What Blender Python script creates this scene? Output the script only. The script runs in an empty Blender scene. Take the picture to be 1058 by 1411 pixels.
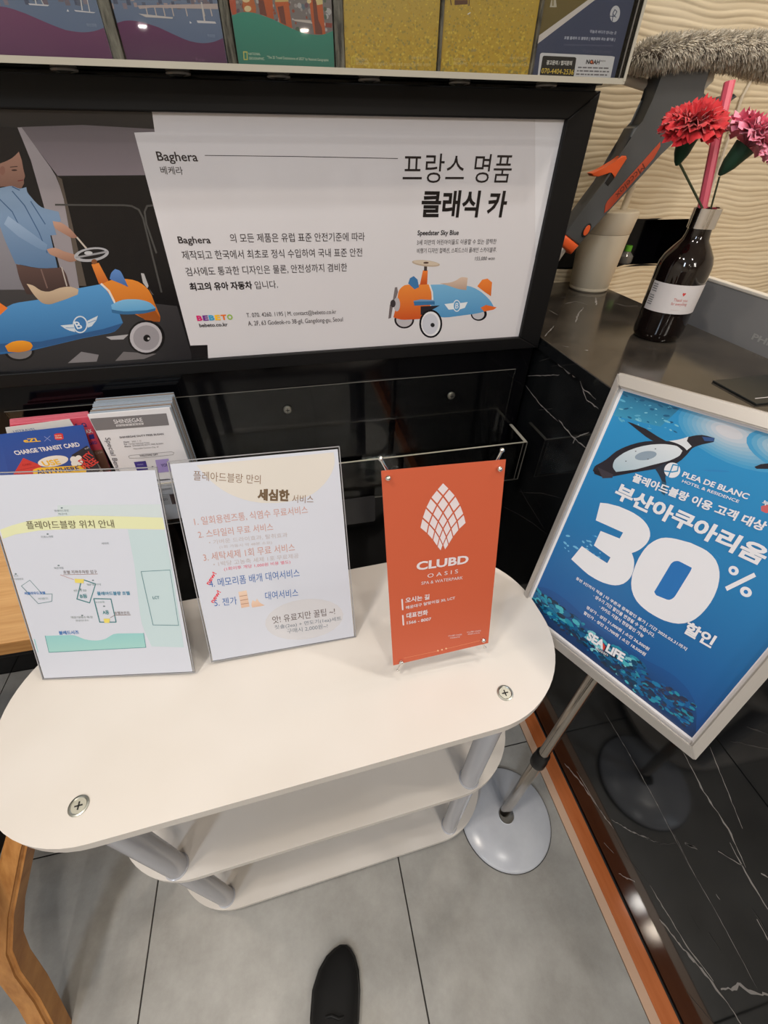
import bpy, bmesh, math, random
from mathutils import Vector, Matrix

# ------------------------------------------------------------------ camera, world, lights, exposure
SC = bpy.context.scene
COL = SC.collection
FPX = 582.05
cam = bpy.data.cameras.new('camera'); camo = bpy.data.objects.new('camera', cam); COL.objects.link(camo)
cam.sensor_fit = 'HORIZONTAL'; cam.sensor_width = 36.0; cam.lens = 36.0 * FPX / 1058.0
cam.clip_start = 0.02; cam.clip_end = 60
yaw, pitch, roll = 0.21697178, 0.72285793, 0.01021112
fw = Vector((math.sin(yaw) * math.cos(pitch), math.cos(yaw) * math.cos(pitch), -math.sin(pitch)))
rt = Vector((math.cos(yaw), -math.sin(yaw), 0)); up = rt.cross(fw)
r2 = rt * math.cos(roll) + up * math.sin(roll); u2 = -rt * math.sin(roll) + up * math.cos(roll)
M = Matrix((r2, u2, -fw)).transposed().to_4x4(); M.translation = Vector((0, 0, 1.4))
camo.matrix_world = M
SC.camera = camo
SC.view_settings.view_transform = 'Standard'; SC.view_settings.look = 'None'
SC.view_settings.gamma = 1; SC.view_settings.use_curve_mapping = False
SC.view_settings.exposure = -0.5
world = bpy.data.worlds.new('world'); SC.world = world; world.use_nodes = True
world.node_tree.nodes['Background'].inputs[0].default_value = (1.0, 0.97, 0.93, 1)
world.node_tree.nodes['Background'].inputs[1].default_value = 0.3

def area(name, loc, power, size, color, aim=None, shape='DISK', size_y=None):
    l = bpy.data.lights.new(name, 'AREA'); l.energy = power; l.shape = shape; l.size = size; l.color = color
    if size_y: l.size_y = size_y
    o = bpy.data.objects.new(name, l); COL.objects.link(o); o.location = loc
    if aim is not None:
        o.rotation_euler = (Vector(aim) - Vector(loc)).to_track_quat('-Z', 'Y').to_euler()
    return o
WARM = (1.0, 0.86, 0.70); NEUT = (1.0, 0.95, 0.88); COOL = (0.74, 0.86, 1.0)
# ceiling downlights
for i, (x, y, z, p) in enumerate(((-.906, .02, 3.19, 16), (-.913, -.144, 3.19, 16), (1.579, .026, 3.19, 14), (1.74, -.16, 3.19, 12), (.35, -.95, 3.19, 14), (1.35, .95, 3.19, 10), (.45, .70, 3.19, 10), (-1.2, .75, 3.19, 10),
                                  (-1.38, -7.17, 2.5, 22), (.74, -6.89, 2.5, 22), (-.8, -3.2, 3.19, 30), (.9, -3.2, 3.19, 30), (-.8, -5, 3.19, 30), (1.2, -5, 3.19, 30))):
    area('downlight', (x, y, z), p, .10, WARM if i % 2 else NEUT)
# broad unseen area lights behind the camera: cool at left, neutral at right
area('rear_area_light', (-1.7, -1.7, 2.9), 40, .3, COOL, (-.1, .4, .2), 'RECTANGLE', 1.2)
area('rear_area_light', (.9, -2.6, 3.1), 40, .6, NEUT, (.2, .6, .6), 'RECTANGLE', 1.6)

# ------------------------------------------------------------------ helpers
def lin(c):
    c = c / 255.0
    return c / 12.92 if c <= .04045 else ((c + .055) / 1.055) ** 2.4
def rgb(c): return (lin(c[0]), lin(c[1]), lin(c[2]), 1)
def mat(name, col=(200, 200, 200), rough=.5, metal=0, trans=0, ior=1.45, coat=0, coat_r=.05, spec=.5, bump=None, alpha=1, sheen=0):
    m = bpy.data.materials.new(name); m.use_nodes = True
    b = m.node_tree.nodes['Principled BSDF']
    b.inputs['Base Color'].default_value = rgb(col); b.inputs['Roughness'].default_value = rough
    b.inputs['Metallic'].default_value = metal; b.inputs['Transmission Weight'].default_value = trans
    b.inputs['IOR'].default_value = ior; b.inputs['Coat Weight'].default_value = coat
    b.inputs['Coat Roughness'].default_value = coat_r; b.inputs['Specular IOR Level'].default_value = spec
    if sheen: b.inputs['Sheen Weight'].default_value = sheen
    return m
def nodes(m): return m.node_tree.nodes, m.node_tree.links, m.node_tree.nodes['Principled BSDF']
def noise_color(m, c1, c2, scale=5, detail=6, stretch=(1, 1, 1), rough=.6, lo=.35, hi=.65, bump=0, bdist=.001):
    n, l, b = nodes(m)
    tc = n.new('ShaderNodeTexCoord'); mp = n.new('ShaderNodeMapping'); mp.inputs['Scale'].default_value = stretch
    tx = n.new('ShaderNodeTexNoise'); tx.inputs['Scale'].default_value = scale; tx.inputs['Detail'].default_value = detail; tx.inputs['Roughness'].default_value = rough
    cr = n.new('ShaderNodeValToRGB'); cr.color_ramp.elements[0].position = lo; cr.color_ramp.elements[1].position = hi
    cr.color_ramp.elements[0].color = rgb(c1); cr.color_ramp.elements[1].color = rgb(c2)
    l.new(tc.outputs['Object'], mp.inputs[0]); l.new(mp.outputs[0], tx.inputs['Vector']); l.new(tx.outputs['Fac'], cr.inputs[0]); l.new(cr.outputs[0], b.inputs['Base Color'])
    if bump:
        bp = n.new('ShaderNodeBump'); bp.inputs['Strength'].default_value = bump; bp.inputs['Distance'].default_value = bdist
        l.new(tx.outputs['Fac'], bp.inputs['Height']); l.new(bp.outputs[0], b.inputs['Normal'])
    return m

MAT = {}
MAT['print'] = mat('printed_ink', rough=.4, coat=.0)
n, l, b = nodes(MAT['print']); at_ = n.new('ShaderNodeAttribute'); at_.attribute_name = 'Col'; l.new(at_.outputs['Color'], b.inputs['Base Color'])
MAT['print_gloss'] = mat('glossy_printed_ink', rough=.22, spec=.5)
n, l, b = nodes(MAT['print_gloss']); at_ = n.new('ShaderNodeAttribute'); at_.attribute_name = 'Col'; l.new(at_.outputs['Color'], b.inputs['Base Color'])
MAT['sheet_paper'] = mat('sheet_paper', (196, 200, 212), .4)
MAT['paper'] = mat('white_paper', (226, 226, 232), .4)
MAT['cream'] = mat('cream_laminate', (208, 203, 198), .38); noise_color(MAT['cream'], (205, 199, 192), (212, 207, 202), 3, 3)
MAT['cream_edge'] = mat('cream_edge', (214, 205, 192), .5)
MAT['leg'] = mat('light_grey_tube', (172, 174, 182), .22, coat=.3)
MAT['chrome'] = mat('chrome', (225, 222, 220), .1, 1)
MAT['steel'] = mat('brushed_steel', (176, 168, 158), .14, 1)
MAT['zinc'] = mat('zinc_screw', (170, 172, 165), .35, 1)
MAT['black_frame'] = mat('black_frame', (12, 12, 14), .45, spec=.3)
MAT['black_gloss'] = mat('black_gloss_panel', (7, 7, 10), .1, spec=.3)
MAT['black_plastic'] = mat('black_plastic', (20, 20, 22), .35)
MAT['marble'] = mat('black_marble', (14, 15, 17), .07)
noise_color(MAT['marble'], (12, 13, 15), (24, 26, 28), 4, 8)
MAT['counter_top'] = mat('dark_stone_top', (40, 38, 36), .13); noise_color(MAT['counter_top'], (44, 41, 38), (66, 61, 55), 9, 8)
MAT['vein'] = mat('marble_vein', (150, 146, 144), .15)
MAT['vein_dim'] = mat('dim_marble_vein', (62, 60, 60), .1)
MAT['tile'] = mat('floor_tile', (170, 170, 168), .3, spec=.3)
noise_color(MAT['tile'], (140, 138, 134), (174, 173, 170), 5, 10, rough=.72, lo=.3, hi=.7)
n, l, b = nodes(MAT['tile']); t2 = n.new('ShaderNodeTexNoise'); t2.inputs['Scale'].default_value = 160; t2.inputs['Detail'].default_value = 4
bp_ = n.new('ShaderNodeBump'); bp_.inputs['Strength'].default_value = .12; bp_.inputs['Distance'].default_value = .0006; l.new(t2.outputs['Fac'], bp_.inputs['Height']); l.new(bp_.outputs[0], b.inputs['Normal'])
MAT['grout'] = mat('dark_grout', (52, 50, 48), .8)
MAT['orange_wood'] = mat('orange_wood_trim', (186, 106, 62), .05); noise_color(MAT['orange_wood'], (176, 98, 54), (196, 116, 72), 6, 6, (6, .6, 1))
MAT['beige_band'] = mat('pale_beige_band', (206, 172, 148), .25)
MAT['desk'] = mat('oak_top', (205, 160, 108), .4); noise_color(MAT['desk'], (188, 142, 92), (214, 172, 120), 5, 8, (1.2, 22, 12), lo=.3, hi=.7)
MAT['desk_edge'] = mat('oak_edge', (165, 118, 68), .45); noise_color(MAT['desk_edge'], (150, 104, 58), (176, 130, 78), 6, 8, (1.5, 10, 30))
MAT['chair_wood'] = mat('chair_wood', (176, 122, 66), .38); noise_color(MAT['chair_wood'], (160, 106, 54), (190, 136, 78), 7, 6, (9, 1.5, 3))
MAT['black_cloth'] = mat('black_cushion', (24, 22, 22), .8)
MAT['alu'] = mat('satin_aluminium', (196, 192, 188), .34, .55)
MAT['base_white'] = mat('pale_grey_base', (190, 194, 204), .22); noise_color(MAT['base_white'], (182, 186, 196), (198, 202, 210), 8, 8)
MAT['white_wall'] = mat('white_wall', (214, 206, 194), .8)
MAT['ceiling'] = mat('ceiling_paint', (225, 220, 212), .9)
MAT['cup'] = mat('ivory_tumbler', (212, 200, 178), .5)
MAT['bottle'] = mat('dark_amber_bottle', (16, 8, 8), .06, coat=.6)
MAT['dark_plastic'] = mat('dark_grey_plastic', (82, 84, 86), .36)
MAT['orange_plastic'] = mat('orange_plastic', (232, 96, 44), .35)
MAT['orange_dull'] = mat('orange_rubber', (186, 76, 48), .5)
MAT['fluff'] = mat('grey_microfibre', (168, 154, 136), .95, sheen=.4)
n, l, b = nodes(MAT['fluff']); at_ = n.new('ShaderNodeAttribute'); at_.attribute_name = 'Col'; l.new(at_.outputs['Color'], b.inputs['Base Color'])
MAT['red_petal'] = mat('red_petal', (196, 14, 30), .7, sheen=.3); MAT['pink_petal'] = mat('pink_petal', (255, 150, 178), .7, sheen=.3)
for k_ in ('red_petal', 'pink_petal'):
    b_ = MAT[k_].node_tree.nodes['Principled BSDF']; b_.inputs['Subsurface Weight'].default_value = .45; b_.inputs['Subsurface Radius'].default_value = (1, .5, .5); b_.inputs['Subsurface Scale'].default_value = .012
MAT['green'] = mat('dark_green_calyx', (24, 62, 44), .55); MAT['stem'] = mat('green_stem', (58, 66, 44), .6)
MAT['pink_rod'] = mat('pink_plastic', (226, 96, 118), .3)
MAT['label'] = mat('white_label', (214, 210, 212), .45)
MAT['monitor'] = mat('monitor_grey', (140, 140, 142), .5); MAT['monitor_top'] = mat('monitor_white', (226, 220, 210), .45)
MAT['shoe'] = mat('black_shoe_fabric', (7, 7, 8), .75); MAT['sole'] = mat('black_rubber_sole', (9, 9, 10), .6)
MAT['sock'] = mat('black_sock', (10, 10, 12), .9)
MAT['leaf_grey'] = mat('paper_stack_edge', (160, 172, 186), .6); MAT['leaf_side'] = mat('paper_stack_side', (140, 126, 116), .6)
MAT['leaf_pink'] = mat('pink_paper', (230, 120, 138), .5); MAT['white_plastic'] = mat('white_plastic', (200, 196, 186), .4)
MAT['cable'] = mat('white_cable', (214, 204, 186), .5); MAT['green_cap'] = mat('green_cap', (96, 170, 50), .4)
MAT['red_ban'] = mat('banner_orange_red', (196, 92, 62), .42)
def clear_mat(name, tint=(1, 1, 1), rough=.02, edge=.06):
    # clear sheet: mostly transparent with a fresnel reflection
    m = bpy.data.materials.new(name); m.use_nodes = True; n = m.node_tree.nodes; l = m.node_tree.links
    n.remove(n['Principled BSDF']); out = n['Material Output']
    t = n.new('ShaderNodeBsdfTransparent'); t.inputs[0].default_value = (*tint, 1)
    g = n.new('ShaderNodeBsdfGlossy'); g.inputs['Roughness'].default_value = rough
    f = n.new('ShaderNodeFresnel'); f.inputs[0].default_value = 1.3
    mx = n.new('ShaderNodeMixShader'); l.new(f.outputs[0], mx.inputs[0]); l.new(t.outputs[0], mx.inputs[1]); l.new(g.outputs[0], mx.inputs[2]); l.new(mx.outputs[0], out.inputs[0])
    return m
MAT['clear'] = clear_mat('clear_acrylic', (.96, .97, .97))
MAT['clear_edge'] = mat('acrylic_polished_edge', (176, 172, 160), .15, spec=.8)
MAT['divider'] = mat('smoked_divider', (92, 88, 80), .2); noise_color(MAT['divider'], (52, 50, 46), (140, 134, 120), 30, 6, (6, 1, 1))
MAT['sleeve_edge'] = mat('sleeve_edge', (150, 150, 154), .25)
MAT['clear_edge_dim'] = mat('acrylic_dim_edge', (104, 102, 98), .15, spec=.6)

def mesh_obj(name, bm, m=None, parent=None, smooth=False, mats=None):
    me = bpy.data.meshes.new(name); bm.to_mesh(me); bm.free()
    o = bpy.data.objects.new(name, me); COL.objects.link(o)
    for k in (mats or [m]): me.materials.append(MAT[k] if isinstance(k, str) else k)
    if smooth:
        me.polygons.foreach_set('use_smooth', [True] * len(me.polygons))
        try: me.set_sharp_from_angle(angle=math.radians(40))
        except Exception: pass
    if parent is not None: o.parent = parent
    return o
def empty(name, label, cat, loc=(0, 0, 0), group=None, matrix=None):
    o = bpy.data.objects.new(name, None); COL.objects.link(o); o.empty_display_size = .05
    if matrix is not None: o.matrix_world = matrix
    else: o.location = loc
    tag(o, label, cat, group); return o
def tag(o, label=None, cat=None, group=None, kind=None):
    if label: o['label'] = label
    if cat: o['category'] = cat
    if group: o['group'] = group
    if kind: o['kind'] = kind
    return o
def bx(bm, x0, y0, z0, x1, y1, z1, mi=0, bevel=0):
    vs = [bm.verts.new(p) for p in ((x0, y0, z0), (x1, y0, z0), (x1, y1, z0), (x0, y1, z0), (x0, y0, z1), (x1, y0, z1), (x1, y1, z1), (x0, y1, z1))]
    fs = [bm.faces.new([vs[i] for i in q]) for q in ((3, 2, 1, 0), (4, 5, 6, 7), (0, 1, 5, 4), (1, 2, 6, 5), (2, 3, 7, 6), (3, 0, 4, 7))]
    for f in fs: f.material_index = mi
    if bevel:
        es = list({e for f in fs for e in f.edges})
        bmesh.ops.bevel(bm, geom=es, offset=bevel, segments=2, affect='EDGES', profile=.5, clamp_overlap=True)
    return bm
def box(name, x0, y0, z0, x1, y1, z1, m, parent=None, bevel=0):
    bm = bmesh.new(); bx(bm, x0, y0, z0, x1, y1, z1, 0, bevel); return mesh_obj(name, bm, m, parent)
def prism(bm, pts, z0, z1, bevel=0, seg=2):
    a = [bm.verts.new((x, y, z0)) for x, y in pts]; c = [bm.verts.new((x, y, z1)) for x, y in pts]; n = len(pts)
    area2 = sum(pts[i][0] * pts[(i + 1) % n][1] - pts[(i + 1) % n][0] * pts[i][1] for i in range(n))
    f0 = bm.faces.new(a[::-1] if area2 > 0 else a); f1 = bm.faces.new(c if area2 > 0 else c[::-1])
    for i in range(n):
        j = (i + 1) % n
        q = [a[i], a[j], c[j], c[i]]; bm.faces.new(q if area2 > 0 else q[::-1])
    if bevel:
        es = list(set(list(f0.edges) + list(f1.edges)))
        bmesh.ops.bevel(bm, geom=es, offset=bevel, segments=seg, affect='EDGES', profile=.5, clamp_overlap=True)
    return bm
def lathe(bm, prof, seg=32, cx=0, cy=0, cap=True):
    rings = []
    for r, z in prof:
        rings.append([bm.verts.new((cx + r * math.cos(2 * math.pi * i / seg), cy + r * math.sin(2 * math.pi * i / seg), z)) for i in range(seg)])
    for a, c in zip(rings, rings[1:]):
        for i in range(seg):
            j = (i + 1) % seg; bm.faces.new((a[i], a[j], c[j], c[i]))
    if cap:
        bm.faces.new(rings[0][::-1]); bm.faces.new(rings[-1])
    return bm
def tube(bm, pts, rad, seg=12, cap=True):
    pts = [Vector(p) for p in pts]; rads = rad if isinstance(rad, (list, tuple)) else [rad] * len(pts); rings = []
    ref = None
    for i, p in enumerate(pts):
        d = (pts[min(i + 1, len(pts) - 1)] - pts[max(i - 1, 0)]).normalized()
        if ref is None: ref = Vector((0, 0, 1)) if abs(d.z) < .9 else Vector((1, 0, 0))
        u = d.cross(ref).normalized(); v = d.cross(u).normalized(); ref = -v if False else ref
        rings.append([bm.verts.new(p + (u * math.cos(2 * math.pi * k / seg) - v * math.sin(2 * math.pi * k / seg)) * rads[i]) for k in range(seg)])
    for a, c in zip(rings, rings[1:]):
        for i in range(seg):
            j = (i + 1) % seg; bm.faces.new((a[i], a[j], c[j], c[i]))
    if cap: bm.faces.new(rings[0][::-1]); bm.faces.new(rings[-1])
    return bm
def sphere(bm, c, r, seg=12, sc=(1, 1, 1)):
    g = bmesh.ops.create_uvsphere(bm, u_segments=seg, v_segments=seg // 2 + 2, radius=r)
    for v in g['verts']: v.co = Vector((v.co.x * sc[0], v.co.y * sc[1], v.co.z * sc[2])) + Vector(c)
def rrect(x0, y0, x1, y1, r, n=6):
    out = []
    for cx, cy, a0 in ((x1 - r, y1 - r, 0), (x0 + r, y1 - r, 90), (x0 + r, y0 + r, 180), (x1 - r, y0 + r, 270)):
        for i in range(n + 1):
            a = math.radians(a0 + 90 * i / n); out.append((cx + r * math.cos(a), cy + r * math.sin(a)))
    return out
def basis(O, U, V):
    U = Vector(U).normalized(); V = Vector(V); V = (V - U * V.dot(U)).normalized(); N = U.cross(V)
    m = Matrix((U, V, N)).transposed().to_4x4(); m.translation = Vector(O); return m

# ------------------------------------------------------------------ flat print: polygons and lettering as thin real layers
def clip(poly, r):
    for ax, lim, s in ((0, r[0], 1), (0, r[2], -1), (1, r[1], 1), (1, r[3], -1)):
        out = []
        for i in range(len(poly)):
            a, b = poly[i - 1], poly[i]; ia = (a[ax] - lim) * s >= 0; ib = (b[ax] - lim) * s >= 0
            if ia != ib:
                t = (lim - a[ax]) / (b[ax] - a[ax]); out.append((a[0] + (b[0] - a[0]) * t, a[1] + (b[1] - a[1]) * t))
            if ib: out.append(b)
        poly = out
        if len(poly) < 3: return []
    return poly
class Layers:
    def __init__(s): s.v = []; s.f = []; s.c = []; s.b = []
    def add(s, pts, c1, c2=None, step=.00006):
        x0 = min(p[0] for p in pts); x1 = max(p[0] for p in pts); y0 = min(p[1] for p in pts); y1 = max(p[1] for p in pts)
        lay = 1
        for q in s.b:
            if q[0] < x1 and q[2] > x0 and q[1] < y1 and q[3] > y0 and q[4] >= lay: lay = q[4] + 1
        s.b.append((x0, y0, x1, y1, lay)); i0 = len(s.v)
        A = rgb(c1); B = rgb(c2) if c2 else A
        for x, y in pts:
            t = (y1 - y) / max(1e-6, y1 - y0); s.v.append((x / 1000, y / 1000, lay * step)); s.c.append(tuple(A[k] + (B[k] - A[k]) * t for k in range(3)) + (1,))
        s.f.append(tuple(range(i0, i0 + len(pts))))
    def top(s): return max([q[4] for q in s.b] + [0])
    def build(s, name, m, parent, z=0, base=None):
        me = bpy.data.meshes.new(name)
        fs = []
        for f in s.f:
            a = sum(s.v[f[i - 1]][0] * s.v[f[i]][1] - s.v[f[i]][0] * s.v[f[i - 1]][1] for i in range(len(f)))
            fs.append(f if a > 0 else f[::-1])
        me.from_pydata(s.v, [], fs); at = me.color_attributes.new('Col', 'FLOAT_COLOR', 'POINT')
        at.data.foreach_set('color', [k for c in s.c for k in c]); me.materials.append(MAT[m])
        o = bpy.data.objects.new(name, me); COL.objects.link(o); o.parent = parent; o.matrix_local = (base or Matrix()) @ Matrix.Translation((0, 0, z)); return o
HANGUL = lambda t: any(0xac00 <= ord(ch) <= 0xd7a3 for ch in t)
_tc = {}
def prepare_glyphs(texts):
    # every string becomes an outline mesh once, all evaluated together before the scene is filled; bold strokes swell by a thin bevel
    made = []
    for t, bold in dict.fromkeys(texts):
        c = bpy.data.curves.new('lettering', 'FONT'); c.body = t; c.resolution_u = 3
        if bold >= .012: c.bevel_depth = bold; c.bevel_resolution = 0
        o = bpy.data.objects.new('lettering', c); COL.objects.link(o); made.append((t, bold, o, c))
    dg = bpy.context.evaluated_depsgraph_get(); dg.update()
    for t, bold, o, c in made:
        ev = o.evaluated_get(dg); me = ev.to_mesh(); k = 1 / bold if bold >= .012 else 0
        vs = [(v.co.x, v.co.y, v.co.z * k) for v in me.vertices]
        _tc[(t, bold)] = (vs, [tuple(p.vertices) for p in me.polygons if sum(vs[i][2] for i in p.vertices) > -1e-4]); ev.to_mesh_clear()
    for t, bold, o, c in made: bpy.data.objects.remove(o); bpy.data.curves.remove(c)
def text_into(V, F, Cc, t, x0, y0, x1, y1, h, col, bold, z=0):
    if (t, bold) not in _tc: prepare_glyphs([(t, bold)])
    vs, fs = _tc[(t, bold)]
    if not vs: return
    ax = min(v[0] for v in vs); bx_ = max(v[0] for v in vs); ay = min(v[1] for v in vs) if HANGUL(t) else (-bold if bold >= .012 else 0); by = max(v[1] for v in vs)
    d = Vector((x1 - x0, y1 - y0)); L = d.length; d.normalize(); nn = Vector((-d.y, d.x)); i0 = len(V); lc = rgb(col)
    for x, y, zz in vs:
        p = Vector((x0, y0)) + d * ((x - ax) / (bx_ - ax) * L) + nn * ((y - ay) / (by - ay) * h)
        V.append((p.x / 1000, p.y / 1000, z + zz * .00004)); Cc.append(lc)
    F += [tuple(i0 + i for i in f) for f in fs]
def letter_obj(name, V, F, Cc, m, parent, z, base=None):
    if not F: return None
    me = bpy.data.meshes.new(name); me.from_pydata(V, [], F); at = me.color_attributes.new('Col', 'FLOAT_COLOR', 'POINT')
    at.data.foreach_set('color', [k for c in Cc for k in c]); me.materials.append(MAT[m])
    o = bpy.data.objects.new(name, me); COL.objects.link(o); o.parent = parent; o.matrix_local = (base or Matrix()) @ Matrix.Translation((0, 0, z)); return o
def art(key, parent, rect, m='print', z=0, pic='printed_picture', step=.00006, world=False, fill=False, tone=1):
    base = (parent.matrix_basis.inverted() @ basis(*ART[key][:3])) if world else None
    items = ART[key][3]; ly = Layers(); V, F, Cc = [], [], []
    if fill: ly.add([(rect[0], rect[1]), (rect[2], rect[1]), (rect[2], rect[3]), (rect[0], rect[3])], items[0][2], items[0][3] if len(items[0]) > 3 else None, step)
    tn = lambda c: tuple(k * tone for k in c) if c else None
    for it in items:
        k = it[0]
        if k == 'p':
            q = clip(list(it[1]), rect)
            if q: ly.add(q, tn(it[2]), tn(it[3]) if len(it) > 3 else None, step)
        elif k == 'e':
            cx, cy, ax, ay, bx2, by2 = it[1]; n = 24 if math.hypot(ax, ay) > 4 else 12
            q = clip([(cx + ax * math.cos(a) + bx2 * math.sin(a), cy + ay * math.cos(a) + by2 * math.sin(a)) for a in [2 * math.pi * i / n for i in range(n)]], rect)
            if q: ly.add(q, tn(it[2]), tn(it[3]) if len(it) > 3 else None, step)
        elif k == 's':
            _, q, n, r0, r1, asp, cols, seed, shape, grow = it; rnd = random.Random(seed)
            for i in range(n):
                a = rnd.random(); b = rnd.random(); T = lambda u, v: [(q[0][j] * (1 - u) + q[1][j] * u) * (1 - v) + (q[3][j] * (1 - u) + q[2][j] * u) * v for j in (0, 1)]
                cx, cy = T(a, b); r = rnd.uniform(r0, r1) * (1 + grow * b) * (.6 if grow else 1); w = rnd.uniform(.6, 1.2); th = rnd.uniform(-.5, .5) if not shape else 0
                if shape: pts = [(cx - r, cy - r), (cx + r, cy - r), (cx + r, cy + r), (cx - r, cy + r)]
                else: pts = [(cx + r * w * math.cos(t) * math.cos(th) - r * asp * math.sin(t) * math.sin(th), cy + r * w * math.cos(t) * math.sin(th) + r * asp * math.sin(t) * math.cos(th)) for t in [2 * math.pi * j / 7 + i for j in range(7)]]
                pts = clip(pts, rect)
                if pts: ly.add(pts, rnd.choice(cols), None, step)
        elif k == 't':
            text_into(V, F, Cc, it[1], it[2], it[3], it[4], it[5], it[6], it[7], it[8])
    if ly.f: ly.build(pic, m, parent, z, base)
    letter_obj('lettering', V, F, Cc, m, parent, z + (ly.top() + 1.5) * step, base)
ART = {}
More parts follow.
